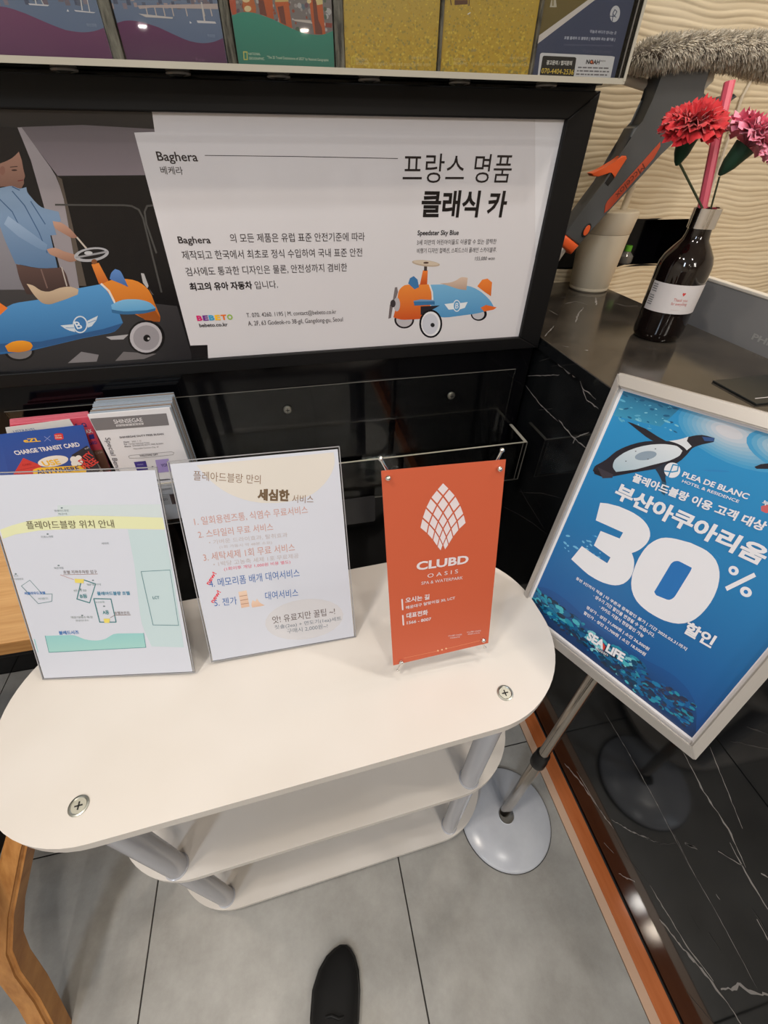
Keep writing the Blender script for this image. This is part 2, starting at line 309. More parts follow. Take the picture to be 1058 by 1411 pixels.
ART['frame']=([0.0, 0.968, 0.0],[1.0, 0.0, 0.0],[0.0, 0.0, 1.0],[
('p',[(-509,1429.7),(-51.6,1437.1),(-156.2,983.1),(-764.3,1036)],(28,26,28)),
('p',[(-509,1429.7),(-165.7,1433),(-169.8,1406.6),(-266.7,1413.3),(-360.6,1409),(-519,1414.4)],(48,43,42),(38,36,36)),
('p',[(-360.1,1409.9),(-272.6,1413.2),(-168.8,1409.6),(-169.6,1405.4),(-198.5,1403.9),(-202.4,1352),(-335.5,1351.6)],(104,97,102),(134,124,132)),
('p',[(-364.6,1409.4),(-358.9,1409.5),(-341.1,1362.2),(-338.4,1351.1),(-338.4,1338.8),(-340.3,1320.6),(-349.6,1274.4),(-382.1,1155.7),(-403.1,1156.8),(-373.8,1315.4),(-365.2,1370.8)],(158,151,156),(140,134,140)),
('p',[(-555.3,1358.4),(-428.4,1310.5),(-464.9,1188.1),(-661.3,1194.9)],(150,148,156),(120,118,126)),
('p',[(-333.7,1349),(-202.5,1349),(-209.9,1145.2),(-382.1,1155.7),(-351.2,1274.5)],(20,18,20)),
('p',[(-337,1351.6),(-331.2,1347.6),(-360.2,1190.5),(-372.3,1191),(-340.3,1320.6)],(88,79,72)),
('p',[(-661.1,1195.2),(-471.2,1189),(-212.9,1148),(-212.3,1052.7),(-221.2,1020.8),(-752.8,1053.8)],(62,60,62),(40,39,42)),
('p',[(-419.6,1071.8),(-390.3,1063.4),(-399.7,1050),(-453.6,1051)],(125,122,126)),
('p',[(-363.2,1097.6),(-320.1,1099.7),(-333.1,1090.8),(-356,1091.5)],(170,168,172)),
('p',[(-342.1,1066.3),(-281,1057.6),(-308.4,1048.7),(-364.7,1048.6)],(110,106,108)),
('p',[(-357.3,1312.3),(-250.8,1310.4),(-249.8,1312.9),(-356.2,1314.8)],(72,71,70)),
('p',[(-252.3,1310.5),(-238.2,1309),(-237,1311.6),(-251.1,1313)],(72,71,70)),
('p',[(-239.9,1309.5),(-229.1,1303.5),(-226.9,1305.8),(-237.8,1311.8)],(72,71,70)),
('p',[(-230.2,1305),(-227.4,1291.9),(-224.3,1293.1),(-227.2,1306.2)],(72,71,70)),
('p',[(-227.5,1293.5),(-235.2,1173.3),(-231.7,1173.9),(-224.4,1294.1)],(72,71,70)),
('p',[(-201,1312.4),(-214,1311.3),(-214.5,1308.7),(-201.5,1309.8)],(72,71,70)),
('p',[(-214.2,1311.2),(-222,1301.9),(-219.5,1300.8),(-211.8,1310.1)],(72,71,70)),
('p',[(-221.7,1302.4),(-225,1283.2),(-221.9,1283.5),(-218.6,1302.8)],(72,71,70)),
('p',[(-224.9,1284.3),(-223,1238.6),(-219.7,1239.5),(-221.8,1285.1)],(72,71,70)),
('p',[(-439.5,1415.4),(-395.2,1411),(-388.3,1409.8),(-382.3,1407.5),(-379.5,1406),(-375.3,1403),(-372.4,1399.1),(-371.4,1397.1),(-370.2,1392.6),(-370.9,1387.3),(-371.6,1384.6),(-374,1379.6),(-378.3,1374.8),(-380.2,1373),(-385.8,1368.9),(-392.2,1366),(-402.7,1362.5),(-415.1,1359),(-427.2,1357.2),(-475.4,1353.3)],(30,26,27)),
('p',[(-455.5,1363.3),(-419.3,1365.7),(-410.9,1366.9),(-402.3,1369.2),(-396.1,1371.3),(-390.2,1373.6),(-384.5,1376.6),(-376.9,1381.2),(-378,1370.8),(-381,1360.7),(-382.8,1352.2),(-383.6,1350.5),(-385,1348.8),(-385.7,1348.2),(-387.2,1346.5),(-388.1,1344.7),(-388.3,1344),(-389.2,1342.1),(-390.7,1340.4),(-395.8,1336),(-402.1,1335.6),(-406.4,1335.7),(-410.2,1336.5),(-412.5,1337.2),(-417.1,1338.1),(-422.2,1338.2),(-462.7,1335.2)],(168,128,112),(128,95,84)),
('e',[-394.7,1358.7,4.1,0,-0.5,-1],(60,40,38)),
('p',[(-399.1,1362),(-387.9,1362.8),(-387.5,1363.8),(-398.6,1363)],(70,50,45)),
('p',[(-396.8,1344.6),(-388.4,1345.7),(-388,1347),(-396.4,1345.9)],(120,60,60)),
('e',[-411.8,1358.2,3.8,0,-3,-5.6],(140,100,88)),
('p',[(-515.7,1333),(-426.9,1336.3),(-412.7,1338.7),(-407.9,1338.8),(-404.1,1337.5),(-402.4,1336.5),(-399,1335.5),(-394.7,1335.8),(-388.2,1337.3),(-389.4,1333.5),(-389.9,1330.8),(-389.4,1328.4),(-385.6,1319.7),(-382.1,1314),(-378.8,1310.6),(-373.9,1308.5),(-355.7,1303.9),(-357.8,1290.9),(-372.1,1286.8),(-373.8,1271.4),(-383.8,1270.7),(-388.9,1247.7),(-394.9,1221.6),(-412.5,1221.4),(-424.7,1222.1),(-436,1224.2),(-458.6,1230.2),(-456.7,1264.9),(-453.7,1285.4),(-541.6,1290)],(135,160,190),(88,118,155)),
('p',[(-412.1,1332),(-403.4,1312.3),(-401.8,1313.2),(-410.5,1332.8)],(70,98,135)),
('p',[(-403.6,1313),(-400,1274.9),(-398.3,1275.5),(-401.9,1313.6)],(70,98,135)),
('p',[(-400,1275.6),(-401.6,1244.3),(-399.8,1244.8),(-398.3,1276.1)],(70,98,135)),
('p',[(-435.6,1321.4),(-425.8,1304.2),(-424.2,1305.1),(-434,1322.3)],(70,98,135)),
('p',[(-426,1304.9),(-425.1,1275.4),(-423.4,1276),(-424.4,1305.5)],(70,98,135)),
('p',[(-391.8,1318.3),(-384.9,1286.3),(-383.2,1287.1),(-390.1,1319)],(70,98,135)),
('p',[(-399.2,1333.9),(-407.9,1338.7),(-409.1,1337.5),(-400.5,1332.7)],(70,98,135)),
('p',[(-434.1,1299.4),(-411.7,1275.8),(-394.9,1257.2),(-400.9,1248.1),(-406.6,1250),(-410.4,1251.7),(-413.7,1254),(-433.5,1270.3),(-446.1,1288.2)],(150,172,200),(110,138,172)),
('p',[(-370.8,1291.2),(-363.2,1289.8),(-358.3,1288.3),(-354.4,1285.6),(-351.6,1282.8),(-348.1,1278.6),(-345.4,1273.8),(-342.2,1266.7),(-347.5,1265.9),(-351,1265.9),(-353.7,1267.1),(-361.7,1272.9),(-369.5,1278.6),(-371.6,1281.4),(-371.8,1285.2)],(190,150,130),(150,110,95)),
('p',[(-398.8,1250.5),(-390.4,1252.1),(-384.9,1252.3),(-380.3,1250.8),(-373.5,1246.7),(-357.6,1241.1),(-359.4,1231.5),(-366.2,1230.2),(-370.8,1230),(-374.7,1231.1),(-384.9,1236.2),(-395.5,1241.6),(-397.7,1243.4),(-398.5,1246.1)],(185,145,125),(150,112,96)),
('p',[(-344.7,1266.4),(-334.6,1244.9),(-331.9,1246.5),(-342,1267.9)],(190,180,170)),
('p',[(-458.1,1229.2),(-434.5,1223.5),(-421.7,1221.5),(-407.8,1221.2),(-387.9,1222),(-386.2,1216.2),(-385.5,1211.8),(-385.8,1206.9),(-388.5,1190),(-431.4,1180.7),(-442,1179.3),(-451.9,1179.5),(-464.9,1181.1),(-464.9,1195.3),(-464.1,1205.2),(-462,1215.3)],(92,70,66),(60,45,44)),
('p',[(-423.5,1220.1),(-427.7,1189.1),(-425.5,1189.6),(-421.3,1220.7)],(120,95,90)),
('p',[(-388.9,1222.3),(-394.1,1191.2),(-391.8,1191.6),(-386.8,1222.7)],(180,170,165)),
('e',[-330.8,1240.3,29.9,2.9,-2.8,-10.8],(170,170,176)),
('e',[-329.9,1241,23.8,2.4,-1.9,-7.3],(30,28,30)),
('p',[(-358.9,1235.1),(-303.2,1242.7),(-302.7,1245.6),(-358.3,1237.9)],(150,150,155)),
('e',[-334.8,1243,6.7,-0.2,-1.2,-2.9],(190,190,195)),
('p',[(-337.4,1225.2),(-324.2,1227.1),(-319.1,1194.1),(-337.6,1192.4)],(226,136,60),(190,98,40)),
('e',[-330.9,1229.3,4.8,-0.1,-1.6,-3.9],(130,80,50)),
('e',[-528,1079.5,25.4,-1.8,-9.1,-18.1],(24,22,24)),
('e',[-528,1079.5,21.1,-1.5,-7.1,-14.1],(120,116,118)),
('p',[(-663.4,1141.8),(-559,1150.4),(-533.9,1152.8),(-523,1155),(-511.7,1159.3),(-507.4,1161.4),(-496.1,1165.7),(-485.3,1167.8),(-445.6,1171.5),(-375.8,1187),(-331,1192.8),(-325.8,1173.9),(-323,1159.8),(-322.1,1144.5),(-322.2,1122.2),(-334.1,1112.6),(-343.1,1107),(-352.7,1104.4),(-406.8,1097.6),(-507.6,1080.1),(-562,1076.9),(-599.7,1076.7),(-634.6,1080.7),(-694.9,1091.4)],(86,152,208),(42,98,155)),
('p',[(-614.6,1081.7),(-546.3,1081.2),(-506.6,1082.8),(-465,1088.2),(-406.4,1098.4),(-352.1,1105.2),(-342.8,1107.7),(-334,1113),(-322.2,1122.2),(-362.9,1112.8),(-481.4,1096.5),(-606,1096.9)],(44,86,136)),
('p',[(-456.6,1197.9),(-451.5,1196.5),(-448.1,1195.1),(-445.5,1192.9),(-442,1188.8),(-438.5,1185.9),(-433.7,1184.2),(-431.7,1183.9),(-426.1,1183.7),(-420.1,1185),(-414.5,1186.8),(-406.1,1189.1),(-397.9,1190.2),(-392.4,1190.5),(-386.8,1190.2),(-382,1188.4),(-376,1184.9),(-381,1176.7),(-404.6,1169.5),(-430.8,1162.8),(-436.2,1162.1),(-441,1162.7),(-442.7,1163.1),(-446.6,1165.1),(-449.1,1168.3),(-451.2,1172.9),(-453.6,1179.2),(-455,1185.9)],(206,184,158),(168,144,120)),
('p',[(-332.7,1192.9),(-322,1196.5),(-314.4,1198.5),(-306.8,1199.4),(-298.5,1199.8),(-289.1,1199.5),(-280.2,1198.1),(-276.9,1197.3),(-269,1194.2),(-262.7,1189.2),(-259.4,1185.6),(-254.7,1178.1),(-252.8,1168.9),(-252.2,1154.9),(-250,1133.5),(-250.2,1129.8),(-251.5,1126),(-254.1,1120.6),(-266.2,1122.3),(-274.4,1124.2),(-281.6,1127.9),(-299.6,1140.3),(-312.5,1151.4),(-320.3,1160.3),(-325.4,1170.9)],(226,138,52),(184,96,34)),
('p',[(-335.7,1192.4),(-326.4,1178.5),(-323.3,1180.8),(-332.6,1194.5)],(225,215,205)),
('p',[(-327,1180.3),(-324.4,1156.9),(-320.9,1158.2),(-323.6,1181.6)],(225,215,205)),
('p',[(-295.3,1141.9),(-257.3,1147.6),(-251,1128),(-255.7,1120.7),(-277.1,1122.7)],(150,80,32)),
('p',[(-316.1,1200.9),(-312,1207.3),(-309.3,1210.6),(-305.9,1213.2),(-300.6,1216.3),(-296,1214.8),(-293.4,1213.1),(-292.2,1210.3),(-290.7,1199.9),(-289.2,1185.4),(-299.3,1191.5),(-313.3,1198.6),(-314.2,1199.1),(-315,1199.8)],(96,138,200),(64,100,160)),
('p',[(-330.9,1156.1),(-317.2,1161.3),(-307.5,1163.9),(-298,1164.5),(-284.4,1163.9),(-276.7,1162.9),(-269.4,1160.8),(-265.1,1159.2),(-260.4,1156.5),(-256.8,1152.6),(-252.8,1146.2),(-270.1,1143.3),(-304.9,1143),(-313.5,1143.4),(-321.6,1144.9),(-332.4,1147.6)],(126,184,222),(96,160,208)),
('p',[(-333.3,1148.1),(-322,1145.1),(-313.5,1143.5),(-304.4,1143),(-270.1,1143.3),(-252.8,1146.2),(-255.4,1141.8),(-268.5,1139.1),(-277.9,1137.7),(-287,1137.2),(-307,1137.3),(-315.6,1137.8),(-323.7,1139.3),(-334.5,1142.1)],(52,104,150)),
('p',[(-259,1208),(-253.9,1207.1),(-253,1186.1),(-256.6,1181.9),(-261,1191.7)],(180,178,180)),
('p',[(-254.2,1182.5),(-248.8,1169.6),(-251.9,1171.6)],(90,86,88)),
('e',[-289,1091.2,34.8,-2.2,-11.6,-33.9],(22,20,22)),
('e',[-289.8,1091.3,30.2,-2,-10.2,-29.9],(182,178,184)),
('e',[-289.2,1090.8,24.8,-1.6,-8.4,-24.6],(150,146,152)),
('e',[-288.5,1090.4,6.6,-0.4,-2.3,-6.9],(20,18,20)),
('e',[-285.7,1089.3,2.3,-0.1,-0.8,-2.4],(180,178,180)),
('p',[(-546.8,1092.1),(-537.3,1096.5),(-530.5,1099),(-524,1100.1),(-518.3,1100.5),(-512.2,1100.2),(-506.8,1098.9),(-502.3,1097.1),(-500.4,1095.6),(-499.7,1093.1),(-499.7,1088.9),(-503.9,1084.5),(-507.2,1082),(-510.7,1080.7),(-519.9,1079.3),(-528.5,1078.6),(-536.6,1079.2),(-547.3,1080.9)],(232,156,44),(200,120,30)),
('p',[(-546.5,1184.8),(-515.3,1168.8),(-507.4,1159.2),(-526.3,1147.9),(-567.4,1147.2)],(226,120,48)),
('e',[-399.4,1123.5,12.9,-0.8,-6.8,-15.9],(205,215,225)),
('e',[-399.4,1123.5,10.8,-0.6,-5.8,-13.6],(60,118,176)),
('p',[(-434.3,1124),(-409.9,1124.9),(-413.2,1118.9),(-414,1110.4),(-422.3,1113.2),(-428.5,1117.5)],(205,215,225)),
('p',[(-384.3,1129.6),(-361.8,1137.9),(-368.1,1129.4),(-380.5,1119.3),(-388.8,1117.1)],(205,215,225)),
('p',[(-427.6,1118.4),(-412.8,1117.5),(-412.3,1118.7),(-427.1,1119.6)],(90,140,190)),
('p',[(-384.8,1125.1),(-368.3,1129.8),(-368.2,1130.9),(-384.7,1126.2)],(90,140,190)),
('t','B',-408.1,1115.5,-397.3,1116.4,13.8,(215,225,235),0.02),
('p',[(-164.7,1435.8),(485.7,1435.1),(635,872.6),(-199.4,952),(-175.2,1068.9),(-209.5,1069.9),(-200.5,1405.1),(-169.4,1406.1)],(214,212,217)),
('t','Baghera',-176.2,1370.6,-112.6,1369.8,11.8,(52,44,46),0.012),
('t','베케라',-176,1353,-141.1,1352.3,10.7,(52,44,46),0),
('p',[(-100.4,1377.1),(52.1,1376),(52.2,1377),(-100.2,1378)],(52,44,46)),
('p',[(51.5,1376),(232.4,1373.7),(232.4,1374.7),(51.6,1377)],(52,44,46)),
('t','Baghera',-178.1,1253.8,-121.7,1252.4,10.8,(52,44,46),0.015),
('t','의 모든 제품은 유럽 표준 안전기준에 따라',-86.1,1252.6,168.8,1249.1,14.3,(52,44,46),0),
('t','제작되고 한국에서 최초로 정식 수입하여 국내 표준 안전',-178.2,1227.4,162.8,1222.5,14.7,(52,44,46),0),
('t','검사에도 통과한 디자인은 물론, 안전성까지 겸비한',-179.5,1199.4,131.1,1196.5,15.3,(52,44,46),0),
('t','최고의 유아 자동차',-179.8,1174,-61.6,1172.1,14.7,(30,24,26),0.03),
('t','입니다.',-56.4,1171.8,-11.7,1171.9,14.3,(52,44,46),0),
('t','B',-182.3,1117.9,-171.6,1117.7,10.4,(212,40,112),0.05),
('t','E',-170.5,1117.7,-159.8,1117.5,10.4,(112,52,140),0.05),
('t','B',-158.7,1117.5,-147.9,1117.3,10.5,(60,160,205),0.05),
('t','E',-146.8,1117.3,-136,1117.1,10.5,(244,190,50),0.05),
('t','T',-134.9,1117.1,-124,1116.9,10.5,(232,118,48),0.05),
('t','O',-122.9,1116.9,-111.9,1116.7,10.6,(150,186,84),0.05),
('t','bebeto.co.kr',-181.3,1105.7,-125,1104.5,7.2,(40,34,36),0.02),
('t','T. 070. 4260. 1195 | M. contact@bebeto.co.kr',-83.7,1119.7,103.2,1117.1,8.7,(52,44,46),0),
('t','A. 2F, 63 Godeok-ro 38-gil, Gangdong-gu, Seoul',-83.9,1103,116.6,1100.5,8.9,(52,44,46),0),
('t','프랑스 명품',242,1339.4,456.8,1338.3,42.4,(36,30,32),-0.012),
('t','클래식 카',280.9,1285.5,458,1282.6,43.3,(24,20,22),0.028),
('t','Speedster Sky Blue',276.1,1256,363.2,1254.7,8.5,(30,26,28),0.02),
('t','3세 미만의 어린아이들도 이용할 수 있는 깜찍한',275.9,1239.1,448.6,1236.7,9.4,(52,44,46),0),
('t','비행기 디자인 컬렉션, 스피드스터 플레인 스카이블루.',276.8,1224.2,452.1,1221.2,9.6,(52,44,46),0),
('t','155,000 won',406,1208,450.8,1207.3,6.7,(52,44,46),0),
('e',[433.3,1098.3,20,-1,2.5,-15.2],(30,28,34)),
('e',[431.9,1098.3,15.2,-0.9,1.9,-11.8],(190,190,198)),
('e',[255.6,1095.6,23.2,-1.3,0.8,-19],(40,34,38)),
('e',[255.6,1095.6,18.7,-1,0.6,-15.3],(185,180,186)),
('p',[(309.7,1164.9),(354.4,1163.8),(391,1160.1),(403.7,1157.6),(416.2,1153),(420.9,1150.8),(432.9,1144.3),(444,1136.4),(453.3,1128.8),(458.9,1123.5),(463.7,1117.6),(469.8,1108.9),(450.4,1103.9),(436,1100.9),(421.2,1099.2),(360.3,1095.3),(348.5,1095.5),(336.6,1097.8),(320.3,1102.3),(313.7,1138.7)],(120,178,218),(84,146,196)),
('p',[(239.5,1150.9),(241.4,1156.8),(245.5,1161.5),(247.5,1163.1),(253.2,1166.2),(260,1167),(310.5,1165.6),(315.7,1142.4),(316.1,1127.4),(310.5,1113.6),(298.2,1095.2),(257.1,1095.5),(249,1096.2),(241,1098.4),(230.1,1102.3),(237.2,1130.6)],(232,138,62),(200,84,40)),
('p',[(306.9,1166),(314.9,1149),(318.2,1149.9),(310.1,1166.8)],(225,225,225)),
('p',[(314.3,1150.9),(318.5,1123.7),(322.1,1123.8),(317.8,1151)],(225,225,225)),
('p',[(292.2,1193.2),(302.8,1192.8),(303.6,1165.9),(287.2,1165.8)],(232,128,56),(190,80,40)),
('p',[(294.2,1200.6),(300.9,1200.4),(301.2,1191.8),(294.4,1192)],(70,60,60)),
('e',[298,1205.8,30.6,-3.7,-0.2,-5.6],(186,168,150)),
('e',[297.9,1206.9,27.7,-3.4,-0.2,-3.9],(205,190,172)),
('e',[297.9,1206.9,5.9,-0.1,0.1,-1.8],(90,70,62)),
('p',[(261,1169.5),(264.4,1179.3),(272.6,1183),(281.5,1176.1),(285.8,1161),(275.7,1157.3)],(64,118,170)),
('p',[(332.2,1166.6),(347.8,1166.8),(353.9,1167.2),(359.7,1168.2),(361.9,1168.7),(367.4,1170.5),(372.3,1173),(375.3,1174.9),(380.3,1176.8),(386.1,1176.7),(394.8,1175),(395.2,1150.6),(385.2,1151.9),(377.9,1153.2),(370.8,1155.1),(350.2,1161.7)],(214,190,172),(178,152,138)),
('p',[(419.9,1157.3),(429.1,1169.9),(441.4,1171.7),(453.8,1163.6),(456.3,1135.2),(437.9,1145.6)],(236,134,60),(210,104,44)),
('p',[(274.9,1134.3),(290.9,1136.6),(322.1,1133.6),(324.2,1124.4),(277.6,1124.7)],(110,150,190)),
('p',[(275,1132.7),(323.6,1131.1),(324.3,1124),(277.6,1124.3)],(58,112,160)),
('p',[(435.3,1111.9),(447.5,1117.4),(475.1,1110.7),(468.4,1106.1),(445.3,1103.1)],(222,108,50)),
('p',[(291.9,1122),(336.6,1121.7),(306.4,1107.1),(293.1,1103.7)],(44,40,46)),
('e',[318.8,1082.8,27.7,-1.6,2.7,-31.4],(28,26,32)),
('e',[318.8,1082.8,23.1,-1.3,2.2,-27.2],(226,226,232)),
('e',[317.4,1082.8,19.4,-1.1,1.9,-22.9],(200,202,214)),
('e',[323.2,1080.4,5.1,-0.3,0.5,-4.7],(40,40,44)),
('p',[(232.1,1162.9),(237.1,1163.4),(239.1,1153.6),(232.8,1132.8),(227.6,1135)],(120,112,114)),
('p',[(221.7,1129.4),(228.7,1126.3),(224.8,1101.4),(218.7,1099.7)],(110,100,102)),
('e',[237.3,1128.6,7.4,-0.4,0.4,-14.1],(180,176,182)),
('e',[228.6,1131,6,-0.3,0.2,-7.8],(60,54,58)),
('p',[(347.2,1124),(367.9,1125.4),(371.3,1111.9),(358.5,1111.7)],(226,232,238)),
('p',[(383.5,1124.2),(402,1125.8),(396.8,1113.8),(386.1,1111.1)],(226,232,238)),
('e',[376.9,1118.9,9.2,-0.5,1.6,-12.6],(226,232,238)),
('e',[376.9,1118.9,7.3,-0.4,1.3,-10.6],(100,160,205)),
('t','B',373.9,1113.4,381.2,1113.8,11.4,(235,240,245),0.01),
])
ART['sheet1']=([-0.422, 0.402, 0.8],[0.9858, -0.1666, 0.0185],[0.0532, 0.4159, 0.9079],[
('p',[(-34.2,210.9),(-13,223.9),(2.3,231.8),(18.1,237),(47.1,243.9),(80.1,247.1),(109.8,247.3),(163.8,243.9),(215.7,240.1),(214.9,223.7),(160.4,226.9),(100.7,229.3),(50.5,228.6),(19.6,224.4),(-2.2,217.7),(-35.8,205.4)],(226,229,186)),
('p',[(83.7,262.2),(217.7,258.5),(215.8,240.6),(163.9,244.4),(109.9,247.8),(80.2,247.7)],(206,218,222)),
('p',[(166.4,225.6),(214.7,222.9),(214.3,149.4),(210.8,41.9),(165,45.8),(160.3,67.4),(158.1,83),(158.4,99),(165.3,174.6)],(196,216,222)),
('p',[(19.3,70.7),(54.6,70.3),(60.6,69.3),(65.8,66.6),(67.6,65.3),(72.8,62.4),(78.6,60.7),(82.7,60),(88.3,59.5),(94.1,59.8),(96.4,60.1),(102.1,61.6),(107.6,64.6),(109.7,66),(115.1,68.7),(120.7,69.5),(157.7,68.2),(156.5,44.7),(17.8,43.4)],(150,204,206),(164,210,206)),
('p',[(18.9,70.9),(17.4,43.1),(18.2,43.3),(19.7,71)],(90,150,155)),
('p',[(17.5,42.9),(156.7,44.2),(156.8,45.1),(17.7,43.9)],(90,150,155)),
('p',[(156.9,44.5),(158.1,68.5),(157.3,68.4),(156.1,44.4)],(90,150,155)),
('p',[(-4,67.2),(3.8,66.1),(3,44.2),(-1.7,45.1)],(150,204,206)),
('p',[(172.2,163.8),(211.8,164.4),(211.9,165.3),(172.3,164.7)],(100,140,150)),
('p',[(211.3,165),(208.7,78.3),(209.5,78.4),(212,165.1)],(100,140,150)),
('p',[(209.4,79),(173.3,81.4),(173.1,80.5),(209.2,78.1)],(100,140,150)),
('p',[(173.8,80.8),(172.8,164.5),(172,164.4),(173,80.6)],(100,140,150)),
('p',[(7.4,149.4),(21.1,157.7),(20.8,158.4),(7.2,150.1)],(120,150,156)),
('p',[(20.3,157.9),(31.7,136),(32.5,136.6),(21,158.4)],(120,150,156)),
('p',[(31.7,136),(45.5,135.4),(45.7,136.3),(31.9,136.9)],(120,150,156)),
('p',[(45.1,136.1),(41.7,124.5),(42.5,124.5),(45.9,136)],(120,150,156)),
('p',[(42.4,125.2),(22.9,122.4),(22.8,121.6),(42.3,124.3)],(120,150,156)),
('p',[(23.5,122.1),(7.7,150.3),(7,149.7),(22.8,121.6)],(120,150,156)),
('p',[(86.9,154.2),(92.1,155),(92.2,156.4),(87,155.7)],(70,130,136)),
('p',[(91.2,155.1),(107.3,147.5),(108,148.8),(91.9,156.5)],(70,130,136)),
('p',[(107,148.9),(92.2,119.9),(93.3,119.4),(108.1,148.4)],(70,130,136)),
('p',[(93.6,120.5),(77.1,127.5),(76.4,126.1),(92.9,119.1)],(70,130,136)),
('p',[(77.5,126.1),(90.8,155.9),(89.6,156.3),(76.3,126.5)],(70,130,136)),
('p',[(80.9,157.6),(93.6,156.5),(91.6,150.2),(80.5,151.5)],(232,214,110)),
('p',[(99.6,125.5),(123.4,123.8),(123.8,125.2),(100,127)],(70,130,136)),
('p',[(122.6,124.8),(122.2,87.5),(123.5,87.8),(123.9,125)],(70,130,136)),
('p',[(123.4,88.8),(100.1,89.9),(99.7,88.4),(123,87.3)],(70,130,136)),
('p',[(100.9,88.9),(100.8,126.7),(99.4,126.4),(99.6,88.6)],(70,130,136)),
('p',[(106.7,94.4),(115.5,94),(113.3,87.3),(106.6,87.6)],(232,214,110)),
('p',[(67.1,163.6),(113.3,162.7),(113.5,163.5),(67.3,164.3)],(150,120,110)),
('p',[(63.3,163.9),(79.7,155.9),(80,156.4),(63.6,164.4)],(190,120,110)),
('p',[(123,98.7),(145.3,98.3),(145.4,99.1),(123.2,99.5)],(130,110,100)),
('p',[(123.3,99.5),(116.1,95.7),(116.3,95.1),(123.5,98.9)],(130,110,100)),
('t','플레아드블랑 위치 안내',37.1,231.3,150,228.9,11,(98,90,74),0.01),
('t','호텔 지하주차장 입구',68.2,165.4,113.2,164.3,5,(110,95,88),0),
('t','B동',82.3,127.6,92.2,127.5,6.3,(70,130,136),0.02),
('t','플레아드블랑 호텔',106.2,131,150.7,129.5,5.8,(60,128,160),0.02),
('t','A동',107.4,101.1,116.1,100.7,6.6,(70,130,136),0.02),
('t','호텔프런트',123.3,100.3,144.6,99.9,4.5,(110,95,88),0),
('t','블레드시즈',39.7,71.6,67.4,71.4,6.1,(52,112,178),0.02),
('t','씨클라우드호텔',8.5,136.3,36.6,135.9,4.5,(52,112,178),0.02),
('t','LCT',180.8,121.9,190.1,121.7,4.4,(80,120,130),0.02),
('t','플레아드블랑',77.9,253.5,96.4,253.4,2.8,(130,140,145),0),
('t','해운대',81.8,249.2,92.9,249,2.6,(130,140,145),0),
('t','미포노래방',52.1,218.2,67.9,218.1,3.1,(130,140,145),0),
('t','씨마트',128.2,205.8,138.3,205.7,3,(130,140,145),0),
('t','해운대점',57.7,173,70,172.7,3,(130,140,145),0),
('t','미포',1.8,164,7.7,164,2.5,(140,150,150),0),
('t','해운대해변로',-4.7,159.1,13.2,158.9,2.8,(140,150,150),0),
('t','해운대해수욕장',61.8,96.6,92.3,95.7,3.9,(140,150,150),0),
('t','관광안내소',67.3,91.7,86,91.4,3,(140,150,150),0),
('t','씨랜드',24.6,127.9,39,127.8,3.4,(140,160,160),0),
('t','달맞이',95.7,146.5,113.9,146,3.1,(130,150,150),0),
('t','편의점',75.5,138,92.5,137.8,3.1,(130,150,150),0),
('t','부산은행',101.4,119,113.4,119,2.9,(130,150,150),0),
('e',[88.2,258.4,1.5,-0,-0.2,-1],(120,135,140)),
('e',[61.2,223.3,1.5,-0.1,-0.3,-1.1],(120,135,140)),
('e',[64.3,177.8,1.5,-0.1,-0.3,-1.1],(120,135,140)),
('e',[4.6,167.9,1.5,-0,-0.3,-1.2],(120,135,140)),
('e',[105,153.9,1.5,-0,-0.2,-1.1],(120,135,140)),
('e',[78.2,100.7,1.6,-0.1,-0.3,-1.2],(120,135,140)),
('e',[84.9,141.4,1.5,-0.1,-0.3,-1.2],(120,135,140)),
('e',[111.4,113.7,1.6,-0.1,-0.2,-1.2],(120,135,140)),
])
